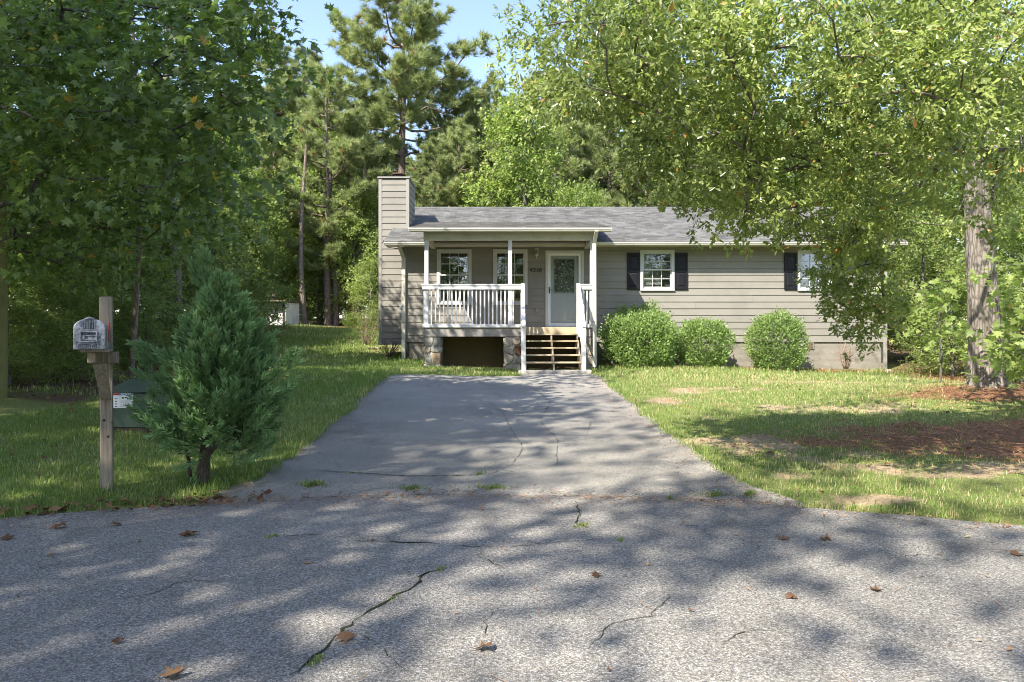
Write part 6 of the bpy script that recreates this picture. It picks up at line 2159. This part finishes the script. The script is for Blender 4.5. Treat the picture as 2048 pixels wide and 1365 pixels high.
# ------------------------------------------------------------------ grass
def grass_blades(x, y, rng, h, w, bend=.5):
    n = len(x)
    z = hz(x, y)
    a = rng.uniform(0, 6.283, n)
    fw = np.stack([np.cos(a), np.sin(a)], -1)
    sd = np.stack([-np.sin(a), np.cos(a)], -1)
    lean = rng.uniform(.1, 1.0, n) * bend
    V = np.zeros((n, 5, 3))
    for k, (u, ww) in enumerate(((0, 1.0), (.55, .8))):
        off = lean * h * u * u
        for s, j in ((-1, 0), (1, 1)):
            V[:, 2 * k + j, 0] = x + fw[:, 0] * off + sd[:, 0] * w * .5 * ww * s
            V[:, 2 * k + j, 1] = y + fw[:, 1] * off + sd[:, 1] * w * .5 * ww * s
            V[:, 2 * k + j, 2] = z - .01 + h * u
    V[:, 4, 0] = x + fw[:, 0] * lean * h
    V[:, 4, 1] = y + fw[:, 1] * lean * h
    V[:, 4, 2] = z + h * (1 - .35 * lean)
    T = np.array([(0, 1, 3), (0, 3, 2), (2, 3, 4)])
    Fc = (np.arange(n) * 5)[:, None, None] + T[None]
    return V.reshape(-1, 3), Fc.reshape(-1, 3)

def lawn():
    rng = np.random.default_rng(77)
    VS, FS, VR, b = [], [], [], 0
    zones = [  # x0,x1,y0,y1,count,height,width
        (-5.8, -1.8, 3.6, 9.5, 95000, .048, .0062), (-8.5, -2.0, 9.5, 16, 60000, .065, .010), (-10.5, -2.4, 16, 30, 52000, .085, .018),
        (1.6, 7.5, 3.2, 9.0, 105000, .038, .0060), (1.7, 10.5, 9.0, 14, 80000, .040, .0085), (-3.0, 12.0, 14, 18.9, 60000, .06, .013)]
    for (x0, x1, y0, y1, n, h, w) in zones:
        x = rng.uniform(x0, x1, n)
        y = rng.uniform(y0, y1, n)
        s = road_dist(x, y)
        sand, straw, litter = masks(x, y)
        clump = vnoise(x, y, .22, 2) * .6 + vnoise(x, y, .9, 9) * .6
        rag = .09 * vnoise(x, y, .16, 51) + .05 * vnoise(x, y, .6, 53)
        core = (y > 4.6) & (y < 15.75) & (x > drive_l(y) + rag) & (x < drive_r(y) - rag)
        keep = (s > .05 - rag) & ~core & ~in_house(x, y, .02)
        keep &= rng.uniform(size=n) < np.clip(.15 + 1.1 * clump, 0, 1) * np.clip(1.05 - 1.15 * np.maximum.reduce([sand * .8, straw * 1.02, litter * 1.0]), 0.015, 1)
        keep &= ~((s < .10) & (vnoise(x, y, .3, 12) < .45))
        x, y, clump = x[keep], y[keep], clump[keep]
        m = len(x)
        hh = h * rng.uniform(.5, 1.35, m) * (.65 + .6 * clump)
        tall = rng.uniform(size=m) < .02
        hh = np.where(tall, hh * 2.0, hh)
        edge = np.minimum(np.abs(x - drive_l(y)), np.abs(x - drive_r(y))) < .25
        hh = np.where(edge & (y < 15), hh * 1.35, hh)
        nearwall = (y > 17.2) & (y < 19) & (x > -3)
        hh = np.where(nearwall, hh * 1.6, hh)
        V, Fc = grass_blades(x, y, rng, hh, w * rng.uniform(.6, 1.3, m), .75)
        VS.append(V)
        FS.append(Fc + b)
        b += len(V)
        dryness = vnoise(x, y, 1.6, 21)
        right_dry = np.clip((x - 1) / 3, 0, 1)  # blades are paler and more often dry towards the right
        v = np.clip(rng.beta(2, 2, m) * .75 + .12 * dryness + .05 * right_dry, 0, .9)
        v = np.where(rng.uniform(size=m) < .05 + .45 * np.clip(dryness - .4, 0, 1) + .20 * right_dry, 1.0, v)
        VR.append(np.repeat(v, 5))
    me = big_mesh('grass', np.concatenate(VS), np.concatenate(FS), M['grass_blade'], np.concatenate(VR))
    o = link('grass', me)
    o['label'] = 'patchy green lawn grass on both sides of the driveway'
    o['category'] = 'grass'
    o['kind'] = 'stuff'
lawn()

def litter_cover():
    rng = np.random.default_rng(8)
    # pine straw on the beds at the right
    n = 42000
    x = rng.uniform(2, 12.5, n)
    y = rng.uniform(4.2, 19.2, n)
    sand, straw, litter = masks(x, y)
    keep = (rng.uniform(size=n) < straw * .95 + .012 + .08 * sand) & ~in_drive(x, y) & ~in_house(x, y, .02) & (road_dist(x, y) > .02)
    x, y = x[keep], y[keep]
    m = len(x)
    z = hz(x, y) + rng.uniform(.004, .05, m) * np.where(straw[keep] > .5, 1, .3)
    a = rng.uniform(0, 6.283, m)
    fw = np.stack([np.cos(a), np.sin(a), rng.normal(size=m) * .22], -1)
    T = [(0, -.02, 0), (.5, -.02, .04), (1, -.012, 0), (1, .012, 0), (.5, .02, .04), (0, .02, 0)]
    V, Fc, own = scatter(T, [(0, 1, 4), (0, 4, 5), (1, 2, 3), (1, 3, 4)], np.stack([x, y, z], -1), fw, np.array((0, 0, 1.0)) + rng.normal(size=(m, 3)) * .3, rng.uniform(.10, .20, m) * np.where(y > 9, 1.2, 1))
    o = link('pine_straw', big_mesh('pine_straw', V, Fc, M['straw'], rng.uniform(0, .95, m)[own]))
    o['label'] = 'rust brown pine straw covering the bed under the oak'
    o['category'] = 'pine straw'
    o['kind'] = 'stuff'
    # dry leaves on the wood floor, along the road edge and in the grass
    n = 26000
    x = rng.uniform(-13, 12, n)
    y = rng.uniform(4.0, 30, n)
    sand, straw, litter = masks(x, y)
    s = road_dist(x, y)
    p = litter * .8 + .25 * straw + .015 + np.where((s > .0) & (s < .16) & (x < -1.6), .4, 0)
    keep = (rng.uniform(size=n) < p) & ~in_drive(x, y) & ~in_house(x, y, .02) & (s > -.03)
    x, y = x[keep], y[keep]
    # more along the curb at the left
    a = rng.uniform(-.46, -.2, 150)
    r = RR + rng.normal(size=150) * .06 + .03
    x = np.concatenate([x, RC[0] + r * np.sin(a)])
    y = np.concatenate([y, RC[1] + r * np.cos(a)])
    m = len(x)
    z = np.maximum(hz(x, y), 0) + rng.uniform(.008, .035, m)
    a = rng.uniform(0, 6.283, m)
    V, Fc, own = scatter(LEAF_OVATE[0], LEAF_OVATE[1], np.stack([x, y, z], -1), np.stack([np.cos(a), np.sin(a), rng.normal(size=m) * .25], -1), np.array((0, 0, 1.0)) + rng.normal(size=(m, 3)) * .45, rng.uniform(.04, .10, m) * np.where(y > 12, 1.3, 1))
    o = link('leaf_litter', big_mesh('leaf_litter', V, Fc, M['dry_leaf'], rng.uniform(0, .95, m)[own]))
    o['label'] = 'dry brown leaf litter under the trees and along the road edge'
    o['category'] = 'leaf litter'
    o['kind'] = 'stuff'
litter_cover()

def debris():
    rng = np.random.default_rng(15)
    # shed needles, leaf crumbs and grit on the asphalt: thick along the edges and the joint, thin elsewhere
    n1, n2, n3, n4 = 1500, 700, 900, 420
    y1 = rng.uniform(5.0, 15.0, n1)
    side = rng.uniform(size=n1) < .7
    x1 = np.where(side, drive_r(y1) - np.abs(rng.normal(size=n1)) * .28 - .02, drive_l(y1) + np.abs(rng.normal(size=n1)) * .16 + .02)
    a = rng.uniform(-.28, .30, n2)
    r = RR + rng.normal(size=n2) * .07
    x2, y2 = RC[0] + r * np.sin(a), RC[1] + r * np.cos(a)
    a = rng.uniform(-.5, .5, n3)
    r = RR - np.abs(rng.normal(size=n3)) * .22
    x3, y3 = RC[0] + r * np.sin(a), RC[1] + r * np.cos(a)
    x4, y4 = rng.uniform(-3.2, 3.2, n4), rng.uniform(1.9, 14, n4)
    x = np.concatenate([x1, x2, x3, x4])
    y = np.concatenate([y1, y2, y3, y4])
    ok = in_drive(x, y) | (road_dist(x, y) < 0)
    x, y = x[ok], y[ok]
    m = len(x)
    z = np.maximum(hz(np.clip(x, -2.1, 2.1), y), 0) + .010
    ang = rng.uniform(0, 6.283, m)
    fw = np.stack([np.cos(ang), np.sin(ang), rng.normal(size=m) * .08], -1)
    needle = rng.uniform(size=m) < .6
    T = np.array([(0, -.5, 0), (1, -.4, .02), (1, .4, .02), (0, .5, 0)])
    V, Fc, own = scatter(T, [(0, 1, 2), (0, 2, 3)], np.stack([x, y, z], -1), fw, np.array((0, 0, 1.0)) + rng.normal(size=(m, 3)) * .12, 1.0)
    ln = np.where(needle, rng.uniform(.05, .12, m), rng.uniform(.008, .03, m))
    wd = np.where(needle, .0028, rng.uniform(.006, .018, m))
    side3 = unit(np.cross(np.array((0, 0, 1.0)), fw))
    P0 = np.stack([x, y, z], -1)
    V = (P0[:, None, :] + T[None, :, 0:1] * (fw * ln[:, None])[:, None, :] + T[None, :, 1:2] * (side3 * wd[:, None])[:, None, :] + np.array((0, 0, 1.0)) * (T[None, :, 2:3] * .3)).reshape(-1, 3)
    o = link('debris', big_mesh('debris', V, Fc, M['straw'], rng.uniform(0, .9, m)[own]))
    o['label'] = 'scattered pine needles and leaf crumbs on the asphalt'
    o['category'] = 'debris'
    o['kind'] = 'stuff'
debris()

# weeds that grow out of the joint and the cracks
def weed(px, py, width, n, label, seed, h=.05):
    rng = np.random.default_rng(seed)
    d = F * CAMZ / (py - 682.5)
    x0 = X(px, d)
    x = x0 + rng.normal(size=n) * width * .55 * rng.uniform(.2, 1, n)
    y = d + rng.normal(size=n) * .022 + (x - x0) * .05 + .02 * np.sin((x - x0) * 40)
    V, Fc = grass_blades(x, y, rng, .75 * h * rng.uniform(.2, 1.3, n), .005 * rng.uniform(.6, 1.3, n), 1.3)
    V[:, 2] = V[:, 2] - np.repeat(hz(x, y), 5) + np.repeat(np.maximum(hz(np.clip(x, -2.1, 2.1), y), 0), 5) + .006
    o = link('weed_tuft', big_mesh('weed_tuft', V, Fc, M['grass_blade'], np.repeat(np.where(rng.uniform(size=n) < .2, 1.0, rng.uniform(.05, .7, n)), 5)))
    tag(o, label, 'weed', 'weeds growing out of cracks in the asphalt')
weed(628, 982, .17, 420, 'wide clump of weeds at the left corner of the driveway mouth', 1, .07)
weed(825, 984, .16, 260, 'flat strip of grass in the joint, left of centre', 2)
weed(985, 983, .20, 340, 'longest strip of grass in the joint, at the centre of the driveway', 3)
weed(960, 962, .09, 110, 'small tuft of grass in the crack just above the longest strip', 4)
weed(1430, 996, .16, 200, 'strip of grass in the joint at the right side of the driveway mouth', 5)
weed(1500, 997, .06, 220, 'grass spilling over the right corner of the driveway mouth', 6, .06)
weed(1165, 1052, .10, 120, 'low green weed in the short crack right of centre on the road', 7, .025)
weed(1240, 1081, .03, 40, 'tiny green sprig on the road below the driveway', 8, .025)
weed(635, 1322, .03, 90, 'small green tuft near the bottom of the long crack', 9, .022)
weed(545, 1073, .05, 90, 'low weed at the left end of the crack across the road', 10, .02)
weed(880, 1140, .05, 60, 'yellowish weed at the top end of the long crack', 11, .015)
weed(700, 962, .10, 60, 'sparse weeds in the curved crack left of centre', 14, .03)
weed(1340, 998, .03, 40, 'tiny tuft of grass in the joint, right of centre', 12, .04)
weed(785, 1198, .03, 60, 'moss like weed in the bend of the long crack', 13, .012)

# single fallen leaves on the asphalt
def fallen(px, py, size, tone, label, seed, kind='star'):
    rng = np.random.default_rng(seed)
    d = F * CAMZ / (py - 682.5)
    V, T = LEAF_STAR if kind == 'star' else LEAF_OVATE
    V = np.array(V, float) - np.array((.45, 0, 0))
    V[:, 2] = 0.10 + .16 * rng.uniform(-1, 1, len(V)) + .35 * (V[:, 1] ** 2)
    V *= size
    V[:, 2] -= V[:, 2].min() - .003
    a = rng.uniform(0, 6.28)
    c, s = math.cos(a), math.sin(a)
    W = np.stack([V[:, 0] * c - V[:, 1] * s, V[:, 0] * s + V[:, 1] * c, V[:, 2]], -1)
    me = big_mesh('fallen_leaf', W, np.array(T), M['dry_leaf'] if tone < 1 else M['grass_blade'], np.full(len(W), tone if tone < 1 else 1.0))
    o = link('fallen_leaf', me, None, None, (X(px, d), d, .001))
    tag(o, label, 'leaf', 'single fallen leaves on the road')
FL = [(345, 1354, .085, .95, 'pale tan curled leaf at the bottom edge of the road', 'star'), (690, 1281, .085, .35, 'red brown leaf lying right beside the long crack', 'star'), (968, 1301, .075, .6, 'rust coloured leaf in the bright patch at the bottom centre', 'star'),
      (235, 1287, .045, .2, 'small dark brown leaf on the lower left of the road', 'star'), (377, 1072, .105, .3, 'largest brown leaf on the road left of the cross crack', 'star'), (118, 1057, .09, .4, 'brown leaf near the left road edge below the mailbox post', 'star'),
      (232, 1052, .07, .4, 'brown leaf on the road just below the mailbox post', 'star'), (12, 1079, .08, .3, 'brown leaf at the left edge of the picture on the road', 'star'), (100, 1111, .06, .55, 'small reddish leaf on the dark left part of the road', 'ov'),
      (83, 1138, .03, .05, 'small black seed husk on the left part of the road', 'ov'), (36, 1195, .03, .05, 'round dark husk at the far left of the road', 'ov'), (1192, 1154, .055, .05, 'dark curled leaf alone at the centre right of the road', 'star'),
      (1566, 1080, .075, .3, 'left of two brown leaves at the edge of the long shadow', 'star'), (1650, 1080, .075, .3, 'right of two brown leaves at the edge of the long shadow', 'star'), (1582, 1197, .055, .15, 'small dark leaf in the middle of the right shadow', 'star'),
      (1753, 1182, .06, .25, 'dark brown leaf in the lower right shadow', 'star'), (1936, 1077, .05, 1.0, 'small yellow leaf on the sunlit road at the right', 'ov'), (2036, 1111, .07, .4, 'brown leaf at the right edge of the road', 'star'),
      (615, 1128, .05, .95, 'thin pale leaf on the road above the long crack', 'ov'), (1880, 1111, .04, .7, 'small orange leaf on the sunlit right of the road', 'ov'), (280, 1085, .04, .5, 'small brown leaf left of the largest brown leaf', 'ov'),
      (745, 1083, .045, .05, 'dark husk lying on the cross crack', 'ov'), (1020, 978, .09, .1, 'dark crumpled leaf at the right end of the longest grass strip', 'star')]
for i, (px, py, s, tone, lab, kd) in enumerate(FL):
    fallen(px, py, s, tone, lab, i + 50, kd)
